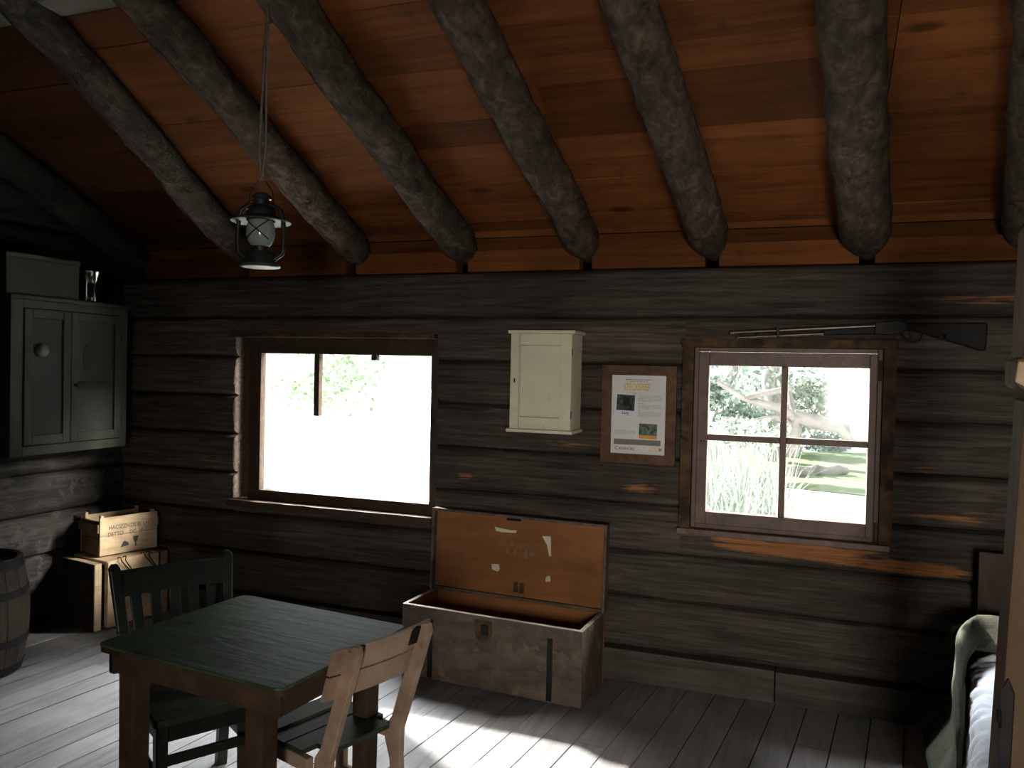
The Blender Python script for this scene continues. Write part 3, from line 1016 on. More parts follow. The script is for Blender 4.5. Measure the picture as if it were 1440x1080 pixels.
# local: +x face carries the lettering, y along its length
kx, ky, kh = .245, .188, .243
mb = MB()
mb.box((-.012, -ky, .006), (0, ky, kh * .52), tone=.6)
mb.box((-.012, -ky, kh * .52 + .002), (0, ky, kh), tone=.5)
front = mb.build('front_board', M['crate'], K, bevel=.002)
MB().box((-kx, -ky, .006), (-kx + .012, ky, kh * .96)).build('back_board', M['crate'], K, bevel=.002)
for s in (-1, 1):
    y0, y1 = (-ky, -ky + .012) if s < 0 else (ky - .012, ky)
    mb = MB()
    mb.box((-kx + .0125, y0, .006), (-.0125, y1, kh * .45))
    mb.box((-kx + .0125, y0, kh * .47), (-.0125, y1, kh * .9))
    mb.build('end_board', M['crate_dark'], K, bevel=.002)
    yo = (-ky - .013, -ky - .0005) if s < 0 else (ky + .0005, ky + .013)
    MB().box((-kx, yo[0], kh * .62), (-.005, yo[1], kh * .84)).build('end_batten', M['crate_dark'], K, bevel=.002)
    for x in (-kx + .025, -.027):
        yi = (-ky + .0125, -ky + .03) if s < 0 else (ky - .03, ky - .0125)
        MB().box((x - .012, yi[0], .012), (x + .012, yi[1], kh * 1.05)).build('corner_post', M['crate'], K, bevel=.002)
MB().box((-kx + .0125, -ky + .0125, .006), (-.0125, ky - .0125, .016)).build('bottom_board', M['crate_dark'], K)
for wd, yy, zz_ in (('HACIZZN', -.135, .165), ('DE', .005, .165), ('BJ', .050, .165), ('LH', .090, .165), ('DETTO', -.14, .122), ('DC', .0, .122), ('18', .058, .122)):
    text_obj('stencil_word', wd, .036, M['stencil'], front, (.0012, yy, zz_), (0, 1, 0), (0, 0, 1), sx=.86, bold=.0004)
MB().prism([(-.028, -.02), (.028, -.012), (.024, .004), (.0, .02), (-.012, .012)], .001, (.0005, -.03, .062), (0, 1, 0), (0, 0, 1)).build('umbrella_mark', M['marking'], front)
MB().prism([(-.018, .03), (.018, .03), (.014, .004), (.004, -.012), (.004, -.022), (.010, -.034), (-.006, -.034), (-.004, -.022), (-.006, -.010), (-.016, .008)], .001, (.0005, .042, .072), (0, 1, 0), (0, 0, 1)).build('glass_mark', M['marking'], front)

# ------------------------------------------------------------------ barrel
B = thing('wooden_barrel', 'weathered wooden barrel with dark hoops at the left edge', 'barrel', (-4.045, 2.95, 0))
BH, BR0, BR1 = .60, .222, .262


def brad(z):
    f = (z / BH - .5) * 2
    return BR1 - (BR1 - BR0) * f * f


mb = MB()
ns = 18
for k in range(ns):
    a0, a1 = 2 * PI * k / ns + .006, 2 * PI * (k + 1) / ns - .006
    vs, fs = [], []
    for i in range(13):
        z = BH * i / 12
        for a in (a0, (a0 + a1) / 2, a1):
            for rr in (brad(z), brad(z) - .02):
                vs.append((rr * math.cos(a), rr * math.sin(a), z))
    for i in range(12):
        o = i * 6
        fs += [(o, o + 2, o + 8, o + 6), (o + 2, o + 4, o + 10, o + 8), (o + 1, o + 7, o + 9, o + 3), (o + 3, o + 9, o + 11, o + 5), (o, o + 6, o + 7, o + 1), (o + 4, o + 5, o + 11, o + 10)]
    fs += [(0, 1, 3, 2), (2, 3, 5, 4), (72, 74, 75, 73), (74, 76, 77, 75)]
    mb.add(vs, fs)
mb.build('staves', M['barrel'], B, smooth=30)
MB().lathe([(.0, BH - .03), (brad(BH) - .02, BH - .03), (brad(BH) - .02, BH - .045), (0, BH - .045)], n=32).build('head', M['barrel'], B)
for z0, z1 in ((.005, .05), (.155, .195), (.405, .445), (.55, .595)):
    mb = MB()
    mb.lathe([(brad(z0) + .0005, z0), (brad(z0) + .004, z0), (brad(z1) + .004, z1), (brad(z1) + .0005, z1)], n=36, closed=False)
    mb.build('hoop', M['hoop'], B, smooth=40)

# ------------------------------------------------------------------ left wall cabinet and what stands on it
WC = thing('wall_cupboard', 'grey green wall cupboard with two screened doors hanging on the left wall', 'cupboard', (-4.325, 3.60, 1.095))
# local +x faces the room, y along the wall
cw, chh, cdp = .405, .885, .225
box('back_panel', (0, -cw, 0), (.012, cw, chh), M['gcab'], WC)
for s in (-1, 1):
    box('side_panel', (.012, s * cw - (.02 if s > 0 else 0), .0), (cdp - .022, s * cw + (.02 if s < 0 else 0), chh), M['gcab'], WC)
box('bottom_panel', (.012, -cw + .02, 0), (cdp - .022, cw - .02, .022), M['gcab'], WC)
box('top_panel', (.012, -cw + .02, chh - .022), (cdp - .022, cw - .02, chh), M['gcab'], WC)
box('cornice', (.0, -cw - .015, chh + .0005), (cdp + .018, cw + .015, chh + .024), M['gcab'], WC, bevel=.006)
box('shelf', (.012, -cw + .02, .42), (cdp - .04, cw - .02, .44), M['gcab'], WC)
ff = MB()
frame_ = [(-cw, -cw + .075, 0, chh), (cw - .05, cw, 0, chh), (-cw + .075, cw - .05, 0, .055), (-cw + .075, cw - .05, chh - .045, chh)]
for y0, y1, z0, z1 in frame_:
    ff.box((cdp - .022, y0, z0), (cdp, y1, z1))
ff.build('face_frame', M['gcab'], WC, bevel=.003)


def screen_door(y0, y1, pan, mid=None):
    z0, z1 = .06, chh - .05
    mb = MB()
    w = .05
    mb.box((cdp - .014, y0, z0), (cdp + .008, y0 + w, z1))
    mb.box((cdp - .014, y1 - w, z0), (cdp + .008, y1, z1))
    mb.box((cdp - .014, y0 + w, z0), (cdp + .008, y1 - w, z0 + .055))
    mb.box((cdp - .014, y0 + w, z1 - .05), (cdp + .008, y1 - w, z1))
    d = mb.build('door', M['gcab'], WC, bevel=.003)
    MB().box((cdp - .010, y0 + w, z0 + .055), (cdp - .004, y1 - w, z1 - .05)).build('screen', pan, d)
    return d


d1 = screen_door(-cw + .08, -.022, M['screen'])
d2 = screen_door(-.018, cw - .053, M['rpanel'])
MB().box((cdp - .003, .04, .375), (cdp + .002, cw - .11, .425)).build('crossbar', M['screen'], d2)
MB().prism([(.028 * math.cos(2 * PI * k / 18), .085 * math.sin(2 * PI * k / 18)) for k in range(18)], .002, (cdp - .0035, .10, .565), (0, 1, 0), (0, 0, 1)).build('oval_mark', M['screen'], d2)
dd = MB().lathe([(0, 0), (.036, .002), (.040, .014), (.03, .03), (.0, .034)], n=20, closed=False).build('round_disc', M['disc'], d1, smooth=60)
dd.rotation_euler = (0, R(90), 0)
dd.location = (cdp - .004, -.215, .60)
dd = MB().lathe([(0, 0), (.008, .0), (.008, .014), (.014, .018), (.014, .028), (0, .032)], n=14, closed=False).build('knob', M['iron'], d2, smooth=50)
dd.rotation_euler = (0, R(90), 0)
dd.location = (cdp + .008, .008, .40)
for z in (.16, .70):
    MB().tube([(cdp + .005, cw - .051, z - .035), (cdp + .005, cw - .051, z + .035)], .006, n=8).build('hinge', M['iron'], WC)

bt = thing('storage_box', 'pale rectangular box lying on top of the wall cupboard', 'box', (-4.205, 3.40, 2.006))
mb = MB().box((-.105, -.235, 0), (.105, .235, .205))
mb.build('body', M['card'], bt, bevel=.006)
MB().box((-.108, -.238, .2055), (.108, .238, .232)).build('lid', M['card'], bt, bevel=.005)
jr = MB().lathe([(.082, 0), (.084, .006), (.090, .09), (.104, .175), (.112, .190), (.108, .190), (.098, .172), (.085, .09), (.078, .012), (0, .010)], n=28, closed=False)
o = jr.build('glass_bowl', M['jar'], smooth=50)
o.location = (-4.205, 3.79, 2.006)
tag(o, 'clear flared glass bowl next to the pale box on the cupboard', 'bowl')

# ------------------------------------------------------------------ cream wall cabinet
W = thing('medicine_cabinet', 'small cream painted wall cabinet with a panelled door, left of the framed notice', 'cabinet', (-1.283, 4.195, 1.316))
wx, wh, wd = .168, .541, .205
box('back_panel', (-wx, -.012, .018), (wx, 0, wh - .018), M['cream'], W, .002)
for s in (-1, 1):
    box('side_panel', (s * wx - (.014 if s > 0 else 0), -wd + .018, .018), (s * wx + (.014 if s < 0 else 0), -.012, wh - .018), M['cream'], W, .002)
box('bottom_board', (-wx - .016, -wd - .012, .0), (wx + .014, .0, .0175), M['cream'], W, .004)
box('top_board', (-wx - .014, -wd - .012, wh - .0175), (wx + .018, .0, wh), M['cream'], W, .004)
box('stile', (-wx, -wd, .018), (-wx + .048, -wd + .018, wh - .018), M['cream'], W, .002)
mb = MB()
x0, x1, z0, z1 = -wx + .050, wx, .019, wh - .019
for a in ((x0, x0 + .006, z0, z1), (x1 - .062, x1, z0, z1), (x0 + .006, x1 - .062, z0, z0 + .062), (x0 + .006, x1 - .062, z1 - .06, z1)):
    mb.box((a[0], -wd, a[2]), (a[1], -wd + .018, a[3]))
dr = mb.build('door', M['cream'], W, bevel=.0015)
MB().box((x0 + .006, -wd + .010, z0 + .064), (x1 - .064, -wd + .016, z1 - .062)).build('door_panel', M['cream'], dr)
MB().box((x0 + .006, -wd + .009, z0 + .062), (x1 - .062, -wd + .0175, z0 + .064)).build('dark_joint', M['grime'], dr)
MB().box((x0 - .0018, -wd + .002, z0), (x0, -wd + .016, z1)).build('gap_shadow_strip', M['grime'], dr)
MB().box((-wx + .020, -wd - .0015, .262), (-wx + .028, -wd - .0002, .285)).build('keyhole', M['ink'], W)
for z in (.10, .43):
    MB().box((wx + .0002, -wd + .002, z - .02), (wx + .0015, -wd + .016, z + .02)).build('hinge', M['grime'], W)

# ------------------------------------------------------------------ framed notice
PF = thing('framed_notice', 'brown framed information notice in a white sheet between the cream cabinet and the four-pane window', 'framed poster', (-.796, 4.187, 1.165))
fx, fh = .198, .518
mb = MB()
bw_ = .052
inner = (-.144, .144, .05, .466)
def miter(p):
    mb.add([(p[0][0], -.022, p[0][1]), (p[1][0], -.022, p[1][1]), (p[2][0], -.022, p[2][1]), (p[3][0], -.022, p[3][1]),
            (p[0][0], 0, p[0][1]), (p[1][0], 0, p[1][1]), (p[2][0], 0, p[2][1]), (p[3][0], 0, p[3][1])],
           [(0, 1, 2, 3), (7, 6, 5, 4), (0, 4, 5, 1), (1, 5, 6, 2), (2, 6, 7, 3), (3, 7, 4, 0)])
i0, i1, j0, j1 = inner
miter([(-fx, 0), (fx, 0), (i1, j0), (i0, j0)])
miter([(fx, 0), (fx, fh), (i1, j1), (i1, j0)])
miter([(fx, fh), (-fx, fh), (i0, j1), (i1, j1)])
miter([(-fx, fh), (-fx, 0), (i0, j0), (i0, j1)])
mb.build('frame', M['pframe'], PF, bevel=.002)
sh = MB().box((i0, -.010, j0), (i1, -.004, j1)).build('sheet', M['paper'], PF)
SW, SH = i1 - i0, j1 - j0
EX, EZ = (1, 0, 0), (0, 0, 1)


def U(fx_, fy_, d=.0006):
    return (i0 + SW * fx_, -.010 - d, j1 - SH * fy_)


def rect(name, x0, x1, y0, y1, mat, d=.0006, rot=0.0):
    a, b = SW * (x1 - x0) / 2, SH * (y1 - y0) / 2
    c, s = math.cos(rot), math.sin(rot)
    pts = [(x * c - z * s, x * s + z * c) for x, z in ((-a, -b), (a, -b), (a, b), (-a, b))]
    return MB().prism(pts, .0004, U((x0 + x1) / 2, (y0 + y1) / 2, d), EX, EZ).build(name, mat, sh)


def text_lines(name, x0, x1, y0, y1, n, mat, ragged=True):
    mb = MB()
    for k in range(n):
        y = y0 + (y1 - y0) * (k + .5) / n
        h = (y1 - y0) / n * .30
        x = x0
        xe = x1 if not (ragged and k == n - 1) else x0 + (x1 - x0) * .55
        while x < xe - .01:
            w = min(random.uniform(.015, .06), xe - x)
            p = U(x, y)
            mb.box((p[0], p[1] - .0004, p[2] - h * SH * .5), (p[0] + w * SW, p[1], p[2] + h * SH * .5))
            x += w + .012
    return mb.build(name, mat, sh)


text_lines('heading_lines', .25, .74, .042, .068, 1, M['ink'], False)
text_lines('heading_lines', .32, .68, .07, .09, 1, M['grey_ink'], False)
text_obj('headline', 'STECKBRIEF', .052, M['yellow'], sh, U(.225, .19, .0008), EX, EZ, sx=.50, bold=.0012)
rect('photo_border', .07, .45, .235, .535, M['polaroid'], .0004, R(-2))
rect('photo', .095, .43, .25, .45, M['photo1'], .0010, R(-2))
MB().prism([(.020 * math.cos(2 * PI * k / 20), .024 * math.sin(2 * PI * k / 20)) for k in range(20)], .0003, U(.28, .345, .0014), EX, EZ).build('photo_bear', M['fur'], sh)
for dx in (-.05, .05):
    MB().prism([(.007 * math.cos(2 * PI * k / 12), .007 * math.sin(2 * PI * k / 12)) for k in range(12)], .0003, U(.28 + dx, .288, .0014), EX, EZ).build('photo_bear', M['fur'], sh)
text_obj('caption', 'Lady', .020, M['ink'], sh, U(.20, .495, .0010), EX, EZ, bold=.0003)
text_lines('caption_lines', .20, .40, .510, .522, 1, M['grey_ink'], False)
for q in (0, .03):
    rect('pin_stroke', .415 + q, .422 + q, .215, .245, M['ink'], .0008, R(-35))
text_lines('body_text', .50, .92, .25, .335, 7, M['grey_ink'])
text_lines('body_heading', .50, .63, .352, .364, 1, M['ink'], False)
text_lines('body_text', .50, .92, .37, .43, 5, M['grey_ink'])
text_lines('body_heading', .50, .55, .44, .452, 1, M['ink'], False)
text_lines('body_text', .50, .92, .455, .53, 6, M['grey_ink'])
text_lines('body_text', .06, .46, .70, .76, 4, M['grey_ink'])
rect('photo', .52, .85, .61, .755, M['photo2'], .0008, R(-1))
rect('orange_band', .52, .85, .755, .80, M['orange'], .0008, R(-1))
text_lines('small_heading', .055, .13, .80, .812, 1, M['orange'], False)
rect('text_block', .055, .92, .815, .885, M['greybar'], .0008)
text_obj('maker_name', 'C', .030, M['ink'], sh, U(.075, .955, .0008), EX, EZ, sx=.85)
text_obj('maker_name', 'ARNIVORE', .023, M['ink'], sh, U(.145, .955, .0008), EX, EZ, sx=.78)
text_obj('park_logo', 'ZOOM', .032, M['yellow'], sh, U(.70, .955, .0008), EX, EZ, sx=.70, shear=.3, bold=.0002)

# ------------------------------------------------------------------ rifle above the window
RF = thing('hunting_rifle', 'old long rifle hanging on the logs above the four-pane window', 'rifle', (0, 4.135, 1.872))
RF.rotation_euler = (0, R(-2.6), 0)
MB().tube([(-.335, 0, .0), (.33, 0, .005)], [.010, .013], n=14).build('barrel', M['gunmetal'], RF, smooth=50)
MB().tube([(-.30, -.004, -.026), (.32, -.004, -.021)], [.0075, .0075], n=12).build('magazine_tube', M['gunmetal'], RF, smooth=50)
MB().box((-.115, -.016, -.036), (-.10, .012, .016)).build('barrel_band', M['iron'], RF, bevel=.003)
MB().prism([(.10, -.030), (.33, -.034), (.33, .006), (.10, -.006)], .026, (0, .013, 0), (1, 0, 0), (0, 0, 1)).build('forestock', M['stock'], RF, bevel=.006)
MB().prism([(.325, -.034), (.33, .022), (.43, .026), (.47, .012), (.465, -.024), (.40, -.04)], .028, (0, .014, 0), (1, 0, 0), (0, 0, 1)).build('receiver', M['iron'], RF, bevel=.004)
MB().prism([(.46, -.018), (.46, .012), (.52, .010), (.60, .006), (.79, .0), (.795, -.02), (.785, -.128), (.77, -.128), (.60, -.065), (.52, -.035)], .034, (0, .017, 0), (1, 0, 0), (0, 0, 1)).build('stock', M['stock'], RF, bevel=.008)
MB().tube([(.44, 0, -.03), (.455, 0, -.06), (.485, 0, -.078), (.515, 0, -.072), (.53, 0, -.04)], .004, n=8).build('trigger_guard', M['iron'], RF, smooth=60)
MB().tube([(.475, 0, -.03), (.48, 0, -.05), (.475, 0, -.062)], .003, n=6).build('trigger', M['iron'], RF, smooth=60)
MB().prism([(.455, .012), (.47, .012), (.485, .035), (.475, .04)], .010, (0, .005, 0), (1, 0, 0), (0, 0, 1)).build('hammer', M['iron'], RF, bevel=.002)
for x, z in ((-.2, 1.84), (.62, 1.835)):
    o = MB().tube([(x, 4.21, z), (x, 4.115, z + .004), (x, 4.105, z + .014)], .005, n=8).build('wall_hook', M['iron'], smooth=60)
    tag(o, 'iron peg under the barrel of the rifle' if x < 0 else 'iron peg under the stock of the rifle', 'hook', 'pegs carrying the rifle')

# ------------------------------------------------------------------ lantern
LB = far(366, 376, 2.86)
LA = thing('hanging_lantern', 'old tin hurricane lantern with a wide brim hanging above the table', 'lantern', LB, R(20))
MB().lathe([(.0, 0), (.066, 0), (.069, .004), (.066, .010), (.058, .014), (.050, .045), (.046, .055), (0, .056)], n=28, closed=False).build('fuel_tank', M['tin'], LA, smooth=40)
MB().lathe([(.0665, -.001), (.0705, .003), (.0675, .0115), (.0668, .010), (.0692, .004), (.0662, .0)], n=28, closed=False).build('base_rim', M['tinrim'], LA, smooth=40)
MB().lathe([(.0, .056), (.030, .057), (.032, .074), (.022, .080), (0, .082)], n=20, closed=False).build('burner', M['tin'], LA, smooth=40)
MB().lathe([(.030, .074), (.044, .090), (.051, .115), (.050, .140), (.044, .165), (.042, .167), (.048, .140), (.049, .115), (.042, .092), (.028, .076)], n=28, closed=False).build('glass_globe', M['lglass'], LA, smooth=60)
MB().lathe([(.050, .166), (.104, .161), (.106, .164), (.055, .184), (.050, .184)], n=32, closed=False).build('brim', M['tinrim'], LA, smooth=30)
MB().lathe([(.050, .166), (.050, .200), (.044, .212), (.030, .222), (.030, .240), (.036, .244), (.034, .256), (.020, .266), (0, .268)], n=24, closed=False).build('hood', M['tin'], LA, smooth=40)
for s in (-1, 1):
    MB().tube([(s * .050, 0, .03), (s * .078, 0, .05), (s * .083, 0, .09), (s * .080, 0, .17), (s * .070, 0, .205), (s * .045, 0, .222), (s * .02, 0, .225)], .0085, n=10).build('side_tube', M['tin'], LA, smooth=60)
for s in (-1, 1):
    g = []
    for k in range(13):
        a = -PI / 2 + s * (k / 12 - .5) * 1.6
        g.append((.0545 * math.cos(a), .0545 * math.sin(a), .095 + .07 * k / 12))
    MB().tube(g, .002, n=6).build('guard_wire', M['iron'], LA, smooth=60)
MB().tube([(-.045, 0, .222), (-.04, 0, .27), (-.015, 0, .305), (0, 0, .31), (.015, 0, .305), (.04, 0, .27), (.045, 0, .222)], .002, n=6).build('bail', M['iron'], LA, smooth=60)
# rope from the rafter
e, top = rafter_pts[3]
fy = (LB.y - e.y) / (top.y - e.y)
rp = e.lerp(top, fy)
rtop = Vector((LB.x + .02, LB.y, rp.z))
rope = []
zb = LB.z + .312
strand1 = [Vector((LB.x, LB.y, zb)), Vector((LB.x - .012, LB.y, zb + .10)), Vector((LB.x - .004, LB.y, zb + .30)), Vector((LB.x + .012, LB.y, zb + .6)), Vector((rp.x - .06, LB.y, rp.z - .10)), Vector((rp.x - .112, LB.y, rp.z)), Vector((rp.x - .06, LB.y, rp.z + .105))]
strand2 = [Vector((LB.x, LB.y, zb)), Vector((LB.x + .016, LB.y, zb + .12)), Vector((LB.x + .014, LB.y, zb + .28)), Vector((LB.x + .018, LB.y, zb + .6)), Vector((rp.x - .055, LB.y + .012, rp.z - .10)), Vector((rp.x + .05, LB.y + .012, rp.z - .115))]
mb = MB()
mb.tube(strand1, .0045, n=6)
mb.tube(strand2, .0045, n=6)
mb.tube([Vector((LB.x - .01, LB.y, zb - .004)), Vector((LB.x, LB.y, zb + .012)), Vector((LB.x + .01, LB.y, zb - .004))], .005, n=6)
o = mb.build('hanging_rope', M['rope'], smooth=60)
tag(o, 'thin grey rope tied to a rafter holding the lantern', 'rope')

# ------------------------------------------------------------------ bed, sheet, blanket
BD = thing('bed', 'low bed in the right corner, mostly hidden behind the timber post', 'bed', (1.02, 3.10, 0), R(-9))
# local: +y is the head end at the wall; half width .42, length 1.7
hb = .42
box('headboard', (-hb + .03, .90, 0), (hb, .935, .88), M['bedwood'], BD)
box('side_rail', (-hb + .02, -.80, .22), (-hb + .05, .90, .34), M['bedwood'], BD)
box('side_rail', (hb - .05, -.80, .22), (hb - .02, .90, .34), M['bedwood'], BD)
for sx in (-1, 1):
    box('leg', (sx * (hb - .05) - .03, -.82, 0), (sx * (hb - .05) + .03, -.76, .34), M['bedwood'], BD)
mt = MB().box((-hb + .035, -.75, .30), (hb - .035, .88, .50)).build('mattress', M['sheet'], BD, bevel=.04, seg=4)


def cloth(name, mat, fn, nu, nv, label, cat, th=.012):
    vs, fs = [], []
    for i in range(nu + 1):
        for j in range(nv + 1):
            vs.append(fn(i / nu, j / nv))
    for i in range(nu):
        for j in range(nv):
            a = i * (nv + 1) + j
            fs.append((a, a + 1, a + nv + 2, a + nv + 1))
    mb = MB()
    mb.add(vs, fs)
    o = mb.build(name, mat, smooth=180)
    m = o.modifiers.new('thickness', 'SOLIDIFY')
    m.thickness = th
    m.offset = 0
    o.location = (1.02, 3.10, 0)
    o.rotation_euler = (0, 0, R(-9))
    return tag(o, label, cat)


def drape(u, hang, top, edge, r=.06, bulge=0.0):
    """Point along a cloth path: from the bed's far side across the top, round the left edge and down; u in metres from the edge."""
    if u < 0:
        return edge - u, top
    a = u / r
    if a < PI / 2:
        return edge - r * math.sin(a), top - r * (1 - math.cos(a))
    d = u - r * PI / 2
    return edge - r - bulge * d, top - r - d


def sheet_fn(s, t):
    u = -.75 + s * 1.12
    y = -.74 + t * 1.30
    x, z = drape(u, .4, .515, -hb + .06, .055)
    rip = .020 * noise.noise((u * 9 + y * 5, y * 16 - u * 4, 0)) + .016 * noise.noise((u * 14, y * 40 + u * 16, 3))
    if u < 0:
        return (x, y, z + abs(rip) * 1.2)
    f = min(1, u / .3)
    x -= abs(.020 * math.sin(y * 34 + u * 5) * f + .012 * math.sin(y * 61 + 2 + u * 9) * f) + rip * .7 + .004
    return (x, y, z + rip * .4)


cloth('bed_sheet', M['sheet'], sheet_fn, 64, 130, 'bright white wrinkled linen sheet covering the bed', 'sheet', .006)


def blanket_fn(s, t):
    u = -.62 + s * 1.17
    y = .50 + t * .40
    ridge = .10 * math.exp(-((t - .45) / .32) ** 2)
    x, z = drape(u, .5, .545 + ridge, -hb + .055, .07)
    rip = .018 * noise.noise((u * 5, y * 9, 2)) + .006 * noise.noise((u * 14, y * 20, 7))
    if u > 0:
        low = max(0, min(1, (.30 - z) / .30))
        x -= .015 + .02 * abs(math.sin(y * 22 + u * 3)) + .06 * low
        y -= (.62 * min(1, u / .16) + .08 * low) * (1 - t)
        z = max(z, .012)
        if u > .42:
            x -= (u - .42) * .5
    return (x + rip * .6, y, max(.012, z + (abs(rip) if u < 0 else 0)))


cloth('blanket', M['blanket'], blanket_fn, 64, 60, 'grey green blanket bunched at the head of the bed and trailing to the floor', 'blanket', .016)

# ------------------------------------------------------------------ post at the right edge
PY = 2.22
po = thing('timber_post', 'tall planed wooden post with an iron latch in front of the bed', 'post', (.575, PY, 0))
a0, a1 = on(1389, 1075, 1, PY + .10), on(1426, 560, 1, PY + .10)
b0, b1 = on(1412, 545, 1, PY + .08), on(1432, 312, 1, PY + .08)
ox = Vector((.575, PY, 0))
sl = (a1.x - a0.x) / (a1.z - a0.z)
xz0 = a0.x - sl * a0.z
poly = [(xz0 - .575, 0), (xz0 - .575 + .2, 0), (a1.x - .575 + .16, a1.z), (a1.x - .575, a1.z)]
MB().prism(poly, .10, (0, .10, 0), (1, 0, 0), (0, 0, 1)).build('lower_post', M['post'], po, bevel=.006)
poly = [(b0.x - .575 + .012, b0.z - .002), (b0.x - .575 + .17, b0.z - .002), (b1.x - .575 + .15, b1.z), (b1.x - .575 + .012, b1.z), (b1.x - .575, b1.z - .03), (b0.x - .575 + .012, 1.70), (b0.x - .575, b0.z + .07), (b0.x - .575, b0.z + .01)]
MB().prism(poly, .12, (0, .08, 0), (1, 0, 0), (0, 0, 1)).build('upper_post', M['post'], po, bevel=.008)
MB().prism([(b0.x - .575 - .006, b0.z + .015), (b0.x - .575 + .055, b0.z - .02), (b0.x - .575 + .075, b0.z + .01), (b0.x - .575 + .05, b0.z + .055), (b0.x - .575 + .0, b0.z + .065)], .012, (0, -.041, 0), (1, 0, 0), (0, 0, 1)).build('notch_peg', M['postcut'], po, bevel=.006)
c0 = on(1408, 1000, 1, PY)
MB().prism([(-.012, -.14), (.018, -.14), (.022, .05), (.008, .085), (-.012, .05)], .012, (c0.x - .575 + .004, -.0005, c0.z), (1, 0, 0), (0, 0, 1)).build('iron_latch', M['iron'], po, bevel=.004)
MB().tube([(c0.x - .575 - .008, -.02, c0.z - .03), (c0.x - .575 - .012, -.035, c0.z - .01), (c0.x - .575 - .01, -.02, c0.z + .01)], .006, n=8).build('latch_ring', M['iron'], po, smooth=60)

# ------------------------------------------------------------------ outside
GZ = -.18
g = MB()
g.add([(-40, 4.6, GZ), (30, 4.6, GZ), (30, 60, GZ), (-40, 60, GZ)], [(0, 1, 2, 3)])
o = g.build('ground', M['gravel'])
tag(o, 'sunlit pale open ground outside the windows', 'ground', kind='structure')
p = on(1150, 700, 2, GZ)
lawn = MB()
ln_ = [on(1085, 684, 2, GZ), on(1235, 700, 2, GZ), on(1300, 705, 2, GZ), on(1300, 640, 2, GZ), on(1000, 632, 2, GZ), on(985, 660, 2, GZ)]
lawn.add([(q.x, q.y, GZ + .012) for q in ln_], [tuple(range(len(ln_)))])
o = lawn.build('lawn', M['lawn'])
tag(o, 'strip of green grass outside the right window', 'lawn', kind='structure')


def leaves(mb, c, rad, n, size, seed):
    rnd = random.Random(seed)
    for _ in range(n):
        while True:
            d = Vector((rnd.uniform(-1, 1), rnd.uniform(-1, 1), rnd.uniform(-1, 1)))
            if d.length < 1:
                break
        q = Vector(c) + Vector((d.x * rad[0], d.y * rad[1], d.z * rad[2]))
        a = Vector((rnd.gauss(0, 1), rnd.gauss(0, 1), rnd.gauss(0, 1))).normalized()
        b = a.cross(Vector((rnd.gauss(0, 1), rnd.gauss(0, 1), rnd.gauss(0, 1)))).normalized()
        s = size * rnd.uniform(.6, 1.4)
        mb.add([q - a * s, q + b * s * .55, q + a * s, q - b * s * .55], [(0, 1, 2, 3)], tone=rnd.random())


def bush(px, py, d, rad, n, size, mat, label, seed):
    c = far(px, py, d)
    mb = MB()
    rnd = random.Random(seed * 3 + 1)
    for k in range(7):
        cc = (c.x + rnd.uniform(-.7, .7) * rad[0], c.y + rnd.uniform(-.5, .5) * rad[1], c.z + rnd.uniform(-.6, .6) * rad[2])
        leaves(mb, cc, (rad[0] * .55, rad[1] * .55, rad[2] * .5), n // 7, size, seed + k)
    t = thing('garden_shrub', label, 'shrub', (c.x, c.y, GZ), group='shrubs outside the windows')
    mb.v = [q - Vector((c.x, c.y, GZ)) for q in mb.v]
    mb.build('foliage', mat, t)
    st = MB()
    for k in range(4):
        st.tube([(0, 0, 0), (rnd.uniform(-.3, .3) * rad[0], 0, (c.z - GZ) * .5), (rnd.uniform(-.6, .6) * rad[0], 0, (c.z - GZ))], .03, n=6)
    st.build('stem', M['trunk_far'] if mat == M['leafC'] else M['trunk'], t)
    return t


bush(1006, 575, 14.5, (.9, .45, .68), 1500, .065, M['leafA'], 'leafy shrub outside at the left side of the four-pane window', 11)
bush(1078, 590, 18.8, (.9, .9, .9), 1700, .075, M['leafA'], 'dense ivy shrub outside behind the upright glazing bar', 12)
bush(1150, 570, 21, (1.3, 1, .8), 1200, .085, M['leafB'], 'pale shrub outside behind the fallen branch', 13)
bush(1170, 630, 19.5, (.8, .7, .42), 900, .07, M['leafA'], 'low green shrub outside just above the fallen log', 14)
bush(1040, 615, 10.9, (.65, .45, .26), 800, .05, M['leafB'], 'low pale shrub outside behind the reeds', 15)
bush(465, 525, 22, (1.7, 1, 1.1), 700, .10, M['leafC'], 'pale shrub outside seen through the wide window', 16)


def tree(px, pyb, pyt, d, r, mat, label, seed, bark='trunk'):
    b = far(px, pyb, d)
    base = Vector((b.x, b.y, GZ))
    t = thing('garden_tree', label, 'tree', base, group='trees outside the windows')
    rnd = random.Random(seed)
    pts = [Vector((rnd.uniform(-.12, .12) * min(1, k), rnd.uniform(-.1, .1), k * .55)) for k in range(10)]
    MB().tube(pts, [r * (1.15 - .07 * k) for k in range(10)], n=12, wob=.12, wsc=3).build('trunk', M[bark], t, smooth=60)
    mb = MB()
    for k in range(7):
        z = 1.2 + k * .55
        a = rnd.uniform(0, 2 * PI)
        tip = Vector((math.cos(a) * 1.3, math.sin(a) * 1.0, z + rnd.uniform(-.2, .5)))
        MB().tube([Vector((0, 0, z - .2)), tip * .5 + Vector((0, 0, z * .5)), tip], [r * .3, r * .2, r * .08], n=6).build('branch', M[bark], t, smooth=60)
        leaves(mb, tip, (.75, .6, .45), 120, .07, seed * 31 + k)
        leaves(mb, (0, .5, z + .6), (.5, .3, .5), 60, .07, seed * 37 + k)
    mb.build('crown', mat, t)


